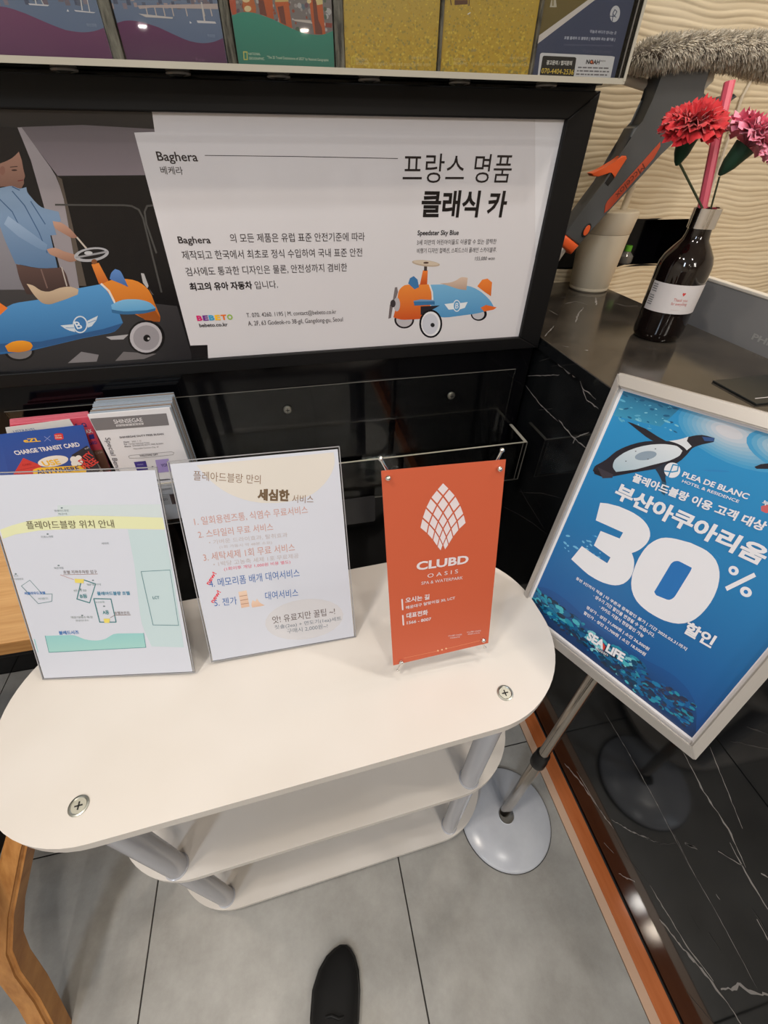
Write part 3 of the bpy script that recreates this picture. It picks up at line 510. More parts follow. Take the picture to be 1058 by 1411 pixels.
ART['sheet2']=([-0.18, 0.377, 0.805],[0.9996, 0.0093, -0.0278],[0.022, 0.3894, 0.9208],[
('p',[(31.5,299.1),(39.3,285.1),(45.3,276.7),(49.9,270.8),(55,265.4),(57.9,262.7),(64.2,257.3),(71.2,252.7),(75.9,250),(84.1,245.8),(92.7,242.6),(105.1,238.8),(127.3,236.2),(142.5,236.5),(152.7,237.3),(162.8,239.4),(168.3,240.9),(176.4,243.9),(183.8,248.4),(187.2,251),(193.2,256.1),(198.6,261.9),(201.4,265.5),(205,270.7),(207.9,276.4),(208.9,278.6),(210.7,284.6),(211.1,290.8),(210.7,299.6),(160.1,299.2),(87.4,299.5)],(222,217,210)),
('e',[143,45.1,59.4,-1.6,0.3,-35.5],(212,212,218)),
('t','플레아드블랑 만의',24.1,279.9,107.6,265.3,12.7,(134,110,90),0),
('t','세심한',100.2,242.9,142.5,236.3,17.1,(104,84,64),0.05),
('t','서비스',146.1,234,175.3,229.9,12,(134,110,90),0),
('t','1. 일회용렌즈통, 식염수 무료서비스',14.4,216.6,166.4,215.2,12.4,(192,146,136),0),
('t','2. 스타일러 무료 서비스',15.8,198.2,115.7,196.5,11.5,(192,146,136),0),
('t','• 가벼운 드라이효과, 탈취효과',27.4,186.9,134,183.8,7.2,(186,176,178),-0.005),
('t','(1회 가동시 약 48분 소요)',40,178.6,111.1,175.8,5.6,(186,176,178),-0.005),
('t','3. 세탁세제 1회 무료 서비스',16.3,163.2,141.8,160.8,12.6,(192,146,136),0),
('t','• 1박당 고농축 세제 1포 무료제공',27.4,153.4,145.7,149.3,7.5,(186,176,178),-0.005),
('t','(1회이후 개당 1,000원 비용 별도)',40.4,144.1,132.8,141.4,6.4,(214,92,116),0),
('t','4. 메모리폼 배개 대여서비스',16.9,121.6,143.8,118.7,13.7,(66,104,168),0),
('t','5. 젠가',18.1,90.4,49.5,89.1,12.8,(66,104,168),0),
('t','대여서비스',90,88.7,137.9,86.5,13.7,(66,104,168),0),
('t','new!',16.7,126.4,29.6,142.6,6.1,(216,40,60),0.02),
('t','new!',17.6,96.7,30.6,112.7,6.3,(216,40,60),0.02),
('t','앗! 유료지만 꿀팁 ~!',94.9,46.7,189.8,45.2,13.1,(92,78,76),0),
('t','칫솔(2ea) + 면도기(1ea)세트',96.4,35.2,198.6,32.1,8.6,(112,122,134),0),
('t','구매시 2,000원~!',113.8,25.1,176.1,22.9,8.7,(112,122,134),0),
('p',[(53.9,108.6),(65.7,109.3),(65.8,82.1),(54.1,81.7)],(234,208,188),(222,186,164)),
('p',[(54.4,100.8),(65.2,101.1),(65.2,101.9),(54.4,101.5)],(150,110,100)),
('p',[(54.4,94),(65.7,94.2),(65.8,95),(54.4,94.8)],(150,110,100)),
('p',[(54.4,87.8),(65.8,87.7),(65.8,88.4),(54.5,88.5)],(150,110,100)),
('p',[(68.9,83.2),(69,85.5),(69.7,87.8),(71.5,92),(75.3,88.8),(78.1,93.3),(79.6,89),(81.1,86.2),(83.1,84),(87.5,80.3),(79.9,79.8),(69.2,79.9)],(234,208,188),(222,186,164)),
])
ART['club']=([0.082, 0.304, 0.827],[0.9999, 0.0133, 0.0067],[-0.0097, 0.2432, 0.9699],[
('p',[(73.8,277.1),(80.5,269.3),(73.9,261.8),(67.3,270.2)],(222,212,216)),
('p',[(81.7,267.6),(88.6,258.8),(81.5,250.5),(75.2,260.2)],(222,212,216)),
('p',[(89.7,256.9),(95.2,245.9),(87.9,237.7),(82.6,248.6)],(222,212,216)),
('p',[(96.2,243.8),(100.4,232.2),(92.9,224.9),(88.8,235.6)],(222,212,216)),
('p',[(101.1,230),(104.1,218.5),(96.1,211.4),(93.6,222.8)],(222,212,216)),
('p',[(66.1,268.7),(72.7,260.3),(66.6,251.5),(59.5,260.9)],(222,212,216)),
('p',[(74,258.6),(80.3,248.9),(74.1,239.7),(67.8,249.7)],(222,212,216)),
('p',[(81.4,247),(86.6,236.1),(80.4,227.8),(75.2,237.7)],(222,212,216)),
('p',[(87.5,234.1),(91.6,223.4),(85.1,215.2),(81.3,225.8)],(222,212,216)),
('p',[(92.2,221.3),(94.8,209.9),(88.5,202),(85.7,213.1)],(222,212,216)),
('p',[(58.4,259.1),(65.5,249.7),(60.5,239.5),(53.2,248.9)],(222,212,216)),
('p',[(66.8,248),(73.1,237.8),(68.1,228.5),(61.8,237.7)],(222,212,216)),
('p',[(74.1,236),(79.3,226.1),(74.3,216.8),(69.1,226.6)],(222,212,216)),
('p',[(80.2,224.1),(84,213.5),(79.1,204.5),(75.2,214.8)],(222,212,216)),
('p',[(84.7,211.5),(87.4,200.3),(82.4,191.8),(79.7,202.4)],(222,212,216)),
('p',[(52.4,246.9),(59.7,237.5),(55.8,227.1),(48.5,235.6)],(222,212,216)),
('p',[(61,235.8),(67.2,226.6),(63.6,216.1),(57.1,225.3)],(222,212,216)),
('p',[(68.3,224.8),(73.5,214.9),(69.8,204.7),(64.7,214.3)],(222,212,216)),
('p',[(74.3,213),(78.2,202.6),(74.5,192.9),(70.6,202.8)],(222,212,216)),
('p',[(78.9,200.8),(81.6,190.2),(77.5,184.3),(75.1,191.1)],(222,212,216)),
('p',[(47.9,233.4),(55.2,224.9),(53,213.3),(45.2,221.9)],(222,212,216)),
('p',[(56.5,223.3),(63,214),(60.5,202.7),(54.3,211.6)],(222,212,216)),
('p',[(64.1,212.3),(69.2,202.6),(66.7,191.8),(61.6,200.9)],(222,212,216)),
('p',[(70,201),(73.9,191.1),(71.6,183.9),(67.5,190.1)],(222,212,216)),
('t','CLUBD',38.8,159,110.2,156,13.2,(222,212,216),0.035),
('t','O A S I S',53.7,144.3,96.1,143.1,6.1,(222,212,216),0),
('t','SPA & WATERPARK',45.2,134.6,103.3,131.6,5,(222,212,216),0),
('t','오시는 길',22.5,109,56.2,107.7,9.1,(222,212,216),0.03),
('t','해운대구 달맞이길 30, LCT',22.9,97.7,93.3,98.9,6,(222,212,216),0.02),
('t','대표전화',23.3,81.7,53.9,80.8,9.5,(222,212,216),0.03),
('t','1566 - 8007',23.5,71,58.8,69.9,5.5,(222,212,216),0.02),
('t','CLUBD OASIS',84.5,32.4,105.4,30,2.5,(222,212,216),0),
('t','WEBSITE',87,27.7,102.6,26.2,2.2,(222,212,216),0),
('t','CLUBD OASIS',113.3,32.4,135.2,29.7,2.5,(222,212,216),0),
('t','RESERVATION',115,28.2,133.6,26,2.1,(222,212,216),0),
('p',[(17.2,116.7),(19.3,116.2),(19.7,97.1),(17.6,97.6)],(222,212,216)),
('p',[(17.3,89),(19.4,88.4),(19.9,69.8),(17.7,70.4)],(222,212,216)),
('e',[69.3,8.2,1.5,-0.4,0,-1.6],(235,190,150)),
('e',[75.5,8.4,1.5,-0.4,0,-1.5],(235,190,150)),
('e',[82,9,1.5,-0.4,0,-1.5],(235,190,150)),
('p',[(17.3,7.4),(68.3,7.5),(68.2,8.1),(17.2,8)],(225,150,110)),
('p',[(82.8,8.4),(135.5,10.4),(135.4,11.1),(82.7,9)],(225,150,110)),
])
ART['sea']=([0.3391, 0.3971, 0.7445],[0.3998, -0.9126, 0.0855],[0.2095, 0.1818, 0.9608],[
('p',[(16,416.8),(181.3,416.7),(270.4,415),(348.1,269.3),(288,206.5),(285.7,257.5),(285.8,21.9),(12.3,34.3)],(44,146,204),(24,72,142)),
('p',[(16,416.8),(89,416.2),(78.1,388.5),(16.7,382.7)],(40,110,150),(60,150,190)),
('e',[156.8,404.7,65.3,-3.2,5.2,-30.2],(70,156,206)),
('e',[155.7,404.9,59,-2.8,4.7,-27.2],(86,162,207)),
('e',[154.6,405.2,52.7,-2.6,4.2,-24.2],(103,168,208)),
('e',[153.6,405.5,46.4,-2.3,3.7,-21.2],(120,174,209)),
('e',[152.5,405.7,40.1,-2,3.1,-18.2],(137,181,210)),
('e',[151.4,406,33.7,-1.7,2.6,-15.2],(153,187,211)),
('e',[150.3,406.3,27.3,-1.3,2,-12.2],(170,193,212)),
('e',[149.2,406.6,20.9,-1.1,1.6,-9.1],(187,199,213)),
('e',[148.1,406.8,14.5,-0.8,1,-6.1],(204,206,214)),
('e',[207.9,404.5,41.9,-2.2,4.1,-19.6],(70,156,206)),
('e',[206.4,404.9,35.5,-1.8,3.5,-16.5],(96,166,207)),
('e',[204.9,405.3,28.9,-1.5,2.8,-13.3],(123,176,209)),
('e',[203.4,405.7,22.5,-1.2,2.1,-10.2],(150,186,210)),
('e',[201.9,406.1,16,-0.8,1.5,-7.1],(177,196,212)),
('e',[200.4,406.5,9.3,-0.5,0.8,-3.9],(204,206,214)),
('s',[(16.1,415.1),(89.7,414.9),(101.6,383.9),(21.9,379.2)],40,1.2,4.9,0.3,[[120,190,215],[30,90,130],[90,170,205]],4,0,0),
('s',[(46.1,334.1),(181,390.4),(248.1,257.2),(61.4,117.9)],26,4,15.9,0.1,[[44,130,192]],5,0,0),
('p',[(37.1,380.9),(39.9,381.3),(42,381.4),(44.1,381.4),(62.7,380.3),(80.8,376.1),(94.3,373.9),(86.6,370.3),(81.3,368.9),(75.5,369.2),(67.1,371),(51.3,376.2)],(38,36,46)),
('p',[(21.1,304.8),(21.4,307.8),(22.8,310.5),(27.8,316.7),(32.3,323.1),(35.8,330),(36.9,332.7),(40.5,339.4),(45.1,345.1),(48.7,349),(54.6,354.6),(60.8,359.5),(63.2,361.2),(69.8,365.3),(76.7,368.5),(91.2,374),(104.2,378.1),(107.7,379.9),(110.1,383),(110.8,384.5),(113.1,387.7),(116.1,390.2),(119.8,392.5),(124.9,394.8),(130.5,395.6),(138.4,395.9),(139.6,391.4),(130,384.5),(125.1,380),(122.8,376.9),(121.7,373),(121.5,371.4),(120.7,367.1),(119.5,362.9),(118.3,359.1),(115.6,353.9),(111.7,349.6),(96.2,336.8),(76,323.1),(51.8,305.6),(44.1,301.1),(38.1,298.9),(31.7,298.8),(21.4,300.4)],(38,36,46)),
('p',[(48,315),(45.5,317.1),(44.2,320.1),(43.7,322.7),(43.5,327),(44.8,330.9),(47.1,335.2),(50.5,340.7),(54.6,345.6),(57.1,348.2),(62.2,353),(67.6,357.2),(70.9,359.5),(77.2,363.5),(83.7,366.7),(87.3,368.3),(92.9,370.4),(98.7,371.8),(103.4,372.8),(106.6,372.9),(109.8,371.9),(114.3,369.9),(114.4,366.1),(114.1,363.5),(112.9,361.3),(110.2,357.6),(106.9,353.7),(103,350.2),(91.1,340.6),(74.4,326.4),(52.3,312.7)],(216,222,230),(168,192,206)),
('p',[(95,375.5),(102.1,379.5),(105.5,381.8),(108.7,384.4),(112.7,388.1),(113.4,382.6),(121.1,378.5),(118.4,372.2),(115.5,373.7),(113.3,374.6),(111.1,375.2),(108.7,375.6),(105.3,376),(101.9,376)],(218,222,230)),
('p',[(125.8,393),(138,395.8),(139.3,392),(130.4,389.2)],(50,84,140)),
('e',[77.8,348.1,11.2,7.4,3.3,-4.8],(140,158,176)),
('p',[(22.1,301.5),(34.5,306.2),(41.7,304.8),(39.3,298.2),(25.5,297.4)],(30,26,32)),
('p',[(25.8,308.2),(50.8,307.8),(51.2,303),(38.9,296.5)],(60,56,66)),
('p',[(95.4,337.2),(103.4,348.4),(105.8,347.1),(107.3,345.8),(108.1,344.1),(111.1,333.4),(112.1,330.6),(113.7,328.1),(116.2,324.7),(113.2,324.6),(111.1,324.9),(109.3,326.1),(106.2,329.1),(103.2,331.7),(100,334.1)],(40,50,66)),
('p',[(109.4,325.8),(115.9,325.3),(121.1,309.9),(116.3,311.1)],(40,84,110)),
('e',[64,348.8,0.9,0.4,0.3,-0.6],(80,84,96)),
('e',[84.9,360.7,0.8,0.3,0.3,-0.6],(80,84,96)),
('e',[82.5,345.1,0.8,0.3,0.3,-0.6],(80,84,96)),
('e',[58,331.7,0.9,0.4,0.3,-0.6],(80,84,96)),
('p',[(187,380),(190.8,385),(203.1,392.4),(232.2,398),(206.4,386),(189.7,378.8)],(38,36,46)),
('p',[(-4.2,61),(14.1,76.4),(27.2,84.8),(40.6,88.2),(51.6,89.1),(68.5,89.3),(84.6,87),(96.1,84.4),(113.4,81.7),(130.5,81.6),(153.4,82.9),(201.7,83.8),(223.5,88.7),(238.5,89.9),(252.9,86.6),(258.9,84.4),(271.8,75.5),(281.7,59.9),(308.3,0.4),(285.9,-32.1),(266.9,-50.7),(244.2,-55.8),(67.6,-40.1),(36.3,-27.2),(15.7,5)],(28,82,146),(24,54,100)),
('s',[(12.1,73.3),(117.5,71.1),(121.4,42.5),(14.9,43.7)],150,3.1,9.2,0.5,[[24,110,150],[34,138,168],[18,66,100],[30,50,74],[70,172,190],[22,90,140]],1,0,0),
('s',[(119.1,67.3),(204.9,77),(217.2,27.2),(123.2,38.7)],150,2.6,7.7,0.5,[[24,110,150],[34,138,168],[18,66,100],[30,50,74],[70,172,190],[22,90,140],[120,196,208]],2,0,0),
('s',[(199.2,66),(277.1,71),(283.6,35.1),(211.5,31.6)],120,2.2,7,0.5,[[40,52,80],[52,58,84],[24,90,150],[30,120,170],[40,140,168]],3,0,0),
('s',[(22.6,48.2),(272.8,60.7),(282.7,28.5),(16.4,37.5)],110,2.6,6.5,0.5,[[26,60,90],[40,52,80],[24,100,150]],6,0,0),
('s',[(21.7,188.3),(72,218.8),(87.5,184.3),(37.9,150.9)],24,1.2,3.9,0.5,[[110,180,220]],6,0,0),
('p',[(50.6,262.1),(60.8,266.1),(76.4,269.6),(90,270.4),(96.9,270.4),(103.6,269.5),(107.5,268.8),(112.5,267.3),(117.3,265),(119.9,263.4),(123.4,260.7),(126.3,257.1),(127.3,255.6),(129.3,251.3),(130.1,246.6),(130.2,244),(129.9,238.6),(128.5,233.4),(127,229.1),(125.2,225.2),(123,221.6),(119.5,216.9),(123.5,212.8),(126.1,209.5),(128.1,205.8),(129.5,202.6),(131.4,197.3),(132.5,191.5),(133,188.2),(133.1,182.4),(132,176.6),(131.3,174.1),(129.2,168.9),(126,164.5),(124.6,162.9),(120.6,159.4),(116.1,156.8),(111.3,154.8),(104.2,152.5),(96.9,151.3),(91,150.8),(81.2,150.7),(71.5,152.2),(47.3,157.6),(53.5,186.8),(76.1,184.6),(97.2,183.7),(97.5,194.4),(69.1,197.8),(68.6,223.6),(96.7,227.4),(97.1,237.8),(55.7,234.7)],(226,228,236)),
('p',[(138.4,251.3),(141.9,256),(146.3,259.4),(148.2,260.4),(153.1,262.7),(158.1,264.4),(173.3,268.1),(187,268.5),(192.6,268),(198.1,266.3),(200.4,265.3),(205.4,262.4),(209.8,258.1),(211.3,256.3),(215,251),(217.9,245.1),(219.6,240.6),(222.1,232.6),(223.7,224.2),(224.4,219.3),(225.1,210.3),(225,201.3),(224.6,195.8),(223.8,188.8),(222.3,181.9),(221.6,179.2),(219.2,172.9),(215.7,167.4),(214.2,165.4),(209.8,161),(204.7,157.7),(201.3,156.1),(194.7,153.6),(187.7,152.4),(180.6,151.8),(173.1,151.8),(165.5,152.9),(161.7,153.8),(155.2,156.2),(149.2,160.4),(147,162.3),(141.9,168.1),(138,175.3),(136.5,179.1),(133.7,187.7),(132.1,196.7),(131,205.5),(130.3,215.7),(130.6,225.7),(131,230.2),(132.6,238.9),(135.8,246.7)],(226,228,236)),
('p',[(167.8,234.1),(168.7,235.8),(169.9,237.1),(170.7,237.8),(172.3,238.8),(174.1,239.1),(188.7,239.3),(189.2,236.6),(189.4,234.6),(189.5,232.6),(190.1,194.3),(189.8,190.9),(188.9,187.7),(188.4,186.5),(186.7,184),(184.4,182.8),(172.7,180.3),(171,180.3),(169.4,181.2),(167.2,182.9),(166.8,229.2),(167,231.4),(167.5,233.3)],(38,112,184)),
('t','PLEA DE BLANC',127.7,340.7,198.3,343.9,6.8,(226,228,236),0.03),
('t','HOTEL & RESIDENCE',130.9,334.2,192.8,336.5,3.5,(226,228,236),0.015),
('e',[114.5,343.3,8.3,3.7,4.2,-8.9],(226,228,236)),
('p',[(106.9,338),(116,340.6),(115.5,342.1),(106.4,339.5)],(44,140,190)),
('p',[(115.6,340.4),(121.1,344.4),(120.2,345.7),(114.7,341.7)],(44,140,190)),
('p',[(121.1,344.6),(118.9,352),(117.6,351.7),(119.8,344.4)],(44,140,190)),
('p',[(118.5,352.3),(111.8,350.9),(112.2,349.4),(118.9,350.8)],(44,140,190)),
('p',[(111.6,350.6),(112.7,341.3),(114.1,341.3),(113,350.6)],(44,140,190)),
('p',[(112.6,342.1),(113.4,333.3),(114.9,333.3),(114,342.1)],(44,140,190)),
('t','플레아드블랑 이용 고객 대상',76.4,309.8,227.3,317.1,12.1,(226,228,236),0.035),
('t','부산아쿠아리움',63.5,277.6,243.4,279.3,24.3,(226,228,236),0.04),
('t','할인',218.5,153.7,252,155.5,19.7,(226,228,236),0.036),
('t','동반 3인까지 적용 | 타 쿠폰과 중복할인 불가 | 기간 2025.03.31까지',67.2,131,232.9,131.8,6.4,(226,228,236),0.02),
('t','· 성수기 기간 할인율 변경될 수 있습니다.',101.6,122.1,195.4,122,6.6,(226,228,236),0.02),
('t','· 카카드 지참시 현장할인 가능',116.2,112,184.5,111.9,6.3,(226,228,236),0.02),
('t','정상가 - 성인 31,000원 | 소인 26,500원',100.3,97.3,198.5,98.3,6.8,(226,228,236),0.02),
('t','할인가 - 성인 21,700원 | 소인 18,500원',100.5,86.2,198.5,87.6,6.9,(226,228,236),0.02),
('t','SEA LiFE',121.8,51.6,179.3,57.1,15.3,(226,228,236),0.05),
('t','Busan',140,46.6,158.7,49.2,5.4,(226,228,236),0),
('p',[(144.8,64.5),(150.2,61.7),(150.7,53.2),(144.6,55.8)],(200,60,50)),
('e',[225.5,260.7,5.1,-0.4,0.4,-5.6],(226,228,236)),
('e',[225.2,260.5,2,-0.2,0.2,-2.3],(40,120,190)),
('e',[246.7,244.1,5.7,-0.3,0.5,-6.1],(226,228,236)),
('e',[246.7,244.1,2.2,-0.2,0.2,-2.5],(40,120,190)),
('p',[(231.7,234.1),(245.9,266.4),(242.2,269.6),(227.8,237.5)],(226,228,236)),
('t','부',211.6,344.8,218.5,345.3,5.3,(226,228,236),0.03),
('p',[(212.4,342.4),(215.2,346.1),(220.4,347.3),(223.2,340.6),(219.7,337.4),(214.7,337.8)],(200,96,100)),
])
ART['brochure1']=([0.0, 0.893, 0.0],[1.0, 0.0, 0.0],[0.0, 0.0, 1.0],[
('p',[(-338.9,1572.7),(-168.5,1581.8),(-185.2,1475.8),(-185.8,1475.1),(-396.9,1477)],(120,132,152),(96,112,142)),
('s',[(-356.9,1537.2),(-183.8,1544.9),(-190.7,1528),(-366.8,1520.9)],60,2.2,3.3,1,[[140,124,132],[96,98,116],[170,150,148],[120,104,112],[80,84,104]],1,1,0),
('p',[(-374,1514.8),(-317.8,1519.6),(-303.9,1520.3),(-299.2,1520.4),(-294.7,1520.2),(-293.1,1520.1),(-288.8,1519.5),(-284.7,1518.7),(-273.9,1515.9),(-249.5,1507.9),(-239.2,1504.9),(-232.2,1503.2),(-224.5,1502.4),(-219.1,1502),(-213.3,1501.9),(-207.4,1502.2),(-204.8,1502.5),(-199,1503.3),(-193.2,1504.6),(-185.2,1506.9),(-185.3,1475.5),(-397.8,1475.5)],(122,62,98),(96,44,86)),
('p',[(-266,1524.3),(-242,1523.9),(-244.4,1522.8),(-264.8,1523)],(220,214,214)),
('p',[(-256.2,1523.9),(-254.8,1533),(-256.1,1532.8),(-257.6,1523.7)],(215,208,205)),
('p',[(-248,1524),(-249.1,1528),(-250.1,1527.6),(-249,1523.6)],(215,208,205)),
('p',[(-214.9,1520.9),(-190.2,1519.8),(-192.5,1519),(-213.5,1519.6)],(220,214,214)),
('p',[(-204.6,1520.9),(-201.4,1535.3),(-202.8,1535.1),(-206,1520.7)],(215,208,205)),
('p',[(-196.3,1520.2),(-195.2,1530.1),(-196.2,1529.9),(-197.4,1520)],(215,208,205)),
('p',[(-222.3,1521.3),(-221.3,1519.3),(-224.2,1519.2)],(225,222,225)),
('t','부산관광',-205.3,1507.1,-193.4,1507.1,3,(160,170,190),0),
])
ART['brochure2']=([0.0, 0.893, 0.0],[1.0, 0.0, 0.0],[0.0, 0.0, 1.0],[
('p',[(-160.2,1570.1),(-34.5,1576.5),(-34.5,1536.4),(-36.3,1475.5),(-168.8,1476.1),(-167.1,1515.4),(-167.7,1533)],(128,138,158),(84,102,134)),
('s',[(-162.7,1542.2),(-35.6,1547.8),(-40.1,1529.8),(-169.5,1524.8)],60,1.8,2.7,1,[[140,124,132],[96,98,116],[170,150,148],[120,104,112],[80,84,104]],2,1,0),
('p',[(-137.3,1527.6),(-36.1,1533.2),(-36.5,1528.4),(-119.7,1526.5),(-135.3,1524.8)],(190,170,164)),
('p',[(-127.9,1526.5),(-128,1518.7),(-126.6,1518.9),(-126.5,1526.8)],(196,180,172)),
('p',[(-117.2,1526.9),(-117.2,1519.1),(-115.8,1519.3),(-115.8,1527.2)],(196,180,172)),
('p',[(-106.5,1527.4),(-106.4,1519.5),(-105,1519.8),(-105.1,1527.6)],(196,180,172)),
('p',[(-95.7,1527.8),(-95.5,1519.9),(-94.1,1520.2),(-94.3,1528)],(196,180,172)),
('p',[(-78.6,1528.4),(-78.2,1520.5),(-76.8,1520.8),(-77.2,1528.7)],(196,180,172)),
('p',[(-56.6,1529.3),(-56.1,1521.4),(-54.6,1521.6),(-55.2,1529.6)],(196,180,172)),
('p',[(-47.2,1529.7),(-46.5,1521.7),(-45,1522),(-45.7,1530)],(196,180,172)),
('p',[(-138.2,1520.7),(-96,1519.1),(-97.2,1517.8),(-130.1,1517.9)],(205,195,190)),
('p',[(-66.9,1517.5),(-43.2,1517.3),(-42,1515.5),(-65.9,1515.3)],(214,206,206)),
('p',[(-55.7,1517.2),(-55.4,1533.9),(-57.3,1533.6),(-57.6,1516.9)],(205,195,188)),
('p',[(-168.4,1511.4),(-162.7,1512.8),(-158.8,1513.7),(-154.9,1514.1),(-153.4,1514.2),(-149.5,1514.4),(-145.8,1514.2),(-134.7,1513.4),(-117.6,1509.7),(-96.3,1502.7),(-87.9,1500.1),(-81.5,1498.5),(-74.6,1497.6),(-70.4,1497.2),(-64.4,1497),(-58.2,1497.4),(-55.2,1497.8),(-49.5,1498.7),(-43.9,1500.2),(-36.2,1502.7),(-36.3,1475.5),(-168.8,1476.1)],(104,44,88),(78,32,74)),
('p',[(-75.8,1516.6),(-73.6,1514.8),(-76.4,1514.4)],(225,222,225)),
('t','부산관광',-56.4,1502.9,-46.4,1502.7,2.9,(150,165,190),0),
('t','Busan',-77.8,1480.3,-65.7,1479.7,3,(120,70,110),0),
])
ART['brochure3']=([0.0, 0.893, 0.0],[1.0, 0.0, 0.0],[0.0, 0.0, 1.0],[
('p',[(-22.6,1574.9),(116.9,1581.9),(116.7,1542.6),(115.2,1474.7),(-20.6,1475),(-19.7,1523.9),(-21.7,1537.9)],(134,122,118),(112,104,104)),
('s',[(-18.4,1543),(114.3,1548.6),(111.5,1511.5),(-23.4,1507)],120,1.2,3.7,0.8,[[96,110,120],[160,150,146],[110,80,90],[150,70,50],[84,96,80],[176,170,168]],3,0,0),
('p',[(60.1,1523.2),(85.6,1523.1),(86.3,1521.5),(115.5,1521.5),(114.5,1518.2),(63.9,1521.7)],(200,186,176)),
('p',[(105.7,1521.6),(115.5,1521.5),(114.4,1517.1),(105.7,1517.6)],(140,60,50)),
('p',[(-22,1536.9),(-12.2,1537.3),(-13.4,1524.6),(-19.2,1524.4)],(186,80,50)),
('p',[(-3.4,1543.6),(10.2,1544.2),(13.3,1532.3),(12.3,1527.1),(-3.7,1527.5)],(190,100,50)),
('p',[(17.8,1544.5),(36.2,1545.3),(35.5,1522),(17.5,1526.1)],(196,92,40),(180,80,36)),
('p',[(17.5,1538.5),(24.4,1538.8),(26.5,1524.6),(17.5,1526.1)],(112,54,40)),
('p',[(38.8,1537.9),(56.9,1540.1),(59.4,1514.6),(42.6,1519.4)],(196,92,40),(184,84,38)),
('p',[(42,1533.4),(49.9,1534.8),(51.4,1517.6),(44.5,1519.4)],(112,54,40)),
('p',[(40,1545.5),(57,1546.2),(57.5,1538.7),(39.5,1537.6)],(206,176,110)),
('p',[(85.1,1547.4),(102.9,1544.1),(105.1,1510.2),(89.2,1510.5),(86.6,1524.7)],(196,92,40),(186,84,36)),
('p',[(89.9,1541.5),(94.7,1541.7),(96.2,1524),(100.4,1516.6),(100.7,1510.5),(90.8,1510.6)],(112,54,40)),
('p',[(92.2,1547.7),(103.6,1544.1),(103.6,1538.4),(95.8,1537.1)],(214,190,130)),
('e',[1.5,1537.9,4.8,0.2,-0.4,-2.2],(226,200,150)),
('e',[2.2,1530.3,4.6,0.2,-0.5,-2.7],(226,200,150)),
('e',[85.1,1540.1,2.9,0.1,-0.2,-2],(226,200,150)),
('p',[(-20.1,1523.2),(-13.3,1525.3),(-8.4,1526.5),(-3.3,1527.1),(-1.2,1527.2),(3.9,1527.3),(8.8,1526.9),(17.4,1525.8),(35.4,1521.7),(56.6,1515.1),(68,1512.2),(75.5,1510.7),(83.5,1510),(90,1509.7),(94.8,1509.7),(99.7,1510.3),(102.1,1510.6),(106.4,1511.5),(110.6,1512.8),(116.3,1514.7),(115.2,1474.7),(-20.6,1475)],(52,140,118),(40,116,98)),
('p',[(-12,1491),(-6.1,1491),(-7.3,1482.6),(-12.9,1482.7)],(196,190,92)),
('p',[(-10.9,1489.9),(-7.4,1489.9),(-8.4,1483.6),(-11.6,1483.6)],(46,128,106)),
('t','NATIONAL',-5,1487.6,11.3,1487.8,2.4,(206,214,190),0),
('t','GEOGRAPHIC',-5.4,1483.3,15.9,1483.3,2.5,(206,214,190),0),
('t','"The 25 Travel Destinations of 2023" by National Geographic',20.1,1485,107.4,1484.6,2.7,(206,214,190),0),
])
ART['brochure4']=([0.0, 0.893, 0.0],[1.0, 0.0, 0.0],[0.0, 0.0, 1.0],[
('p',[(127.9,1583),(264.7,1589.8),(269.1,1548.8),(272.4,1473.6),(132.7,1473.9),(130.6,1543.1)],(186,158,74),(196,158,44)),
('s',[(128.6,1559.5),(267.5,1565.7),(272.5,1472.6),(132.4,1469.3)],1100,0.7,1.6,0.7,[[206,170,56],[216,184,70],[176,144,48],[160,140,62],[190,150,40],[206,170,56],[216,184,70],[176,144,48],[160,140,62],[190,150,40],[206,170,56],[216,184,70],[176,144,48],[160,140,62],[190,150,40],[206,170,56],[216,184,70],[176,144,48],[160,140,62],[190,150,40],[164,142,84],[150,136,76]],5,0,2),
('p',[(140.5,1490.1),(146.1,1490.2),(146.2,1482),(140.6,1481.8)],(206,180,60)),
('p',[(141.8,1489.2),(144.6,1489.2),(144.9,1482.9),(142,1482.8)],(190,156,52)),
('t','NATIONAL',147.3,1486.5,165.7,1486.7,2.9,(220,196,130),0),
('t','GEOGRAPHIC',147.2,1482.3,168,1482.5,2.9,(220,196,130),0),
('t','미래의 서호 여주아리',232,1490.1,259.4,1490.5,2.9,(220,196,130),0),
('t','내셔널지오그래픽 선정 2023년 올해의 여행지',174.2,1482.1,262,1483.4,3.3,(220,196,130),0),
])
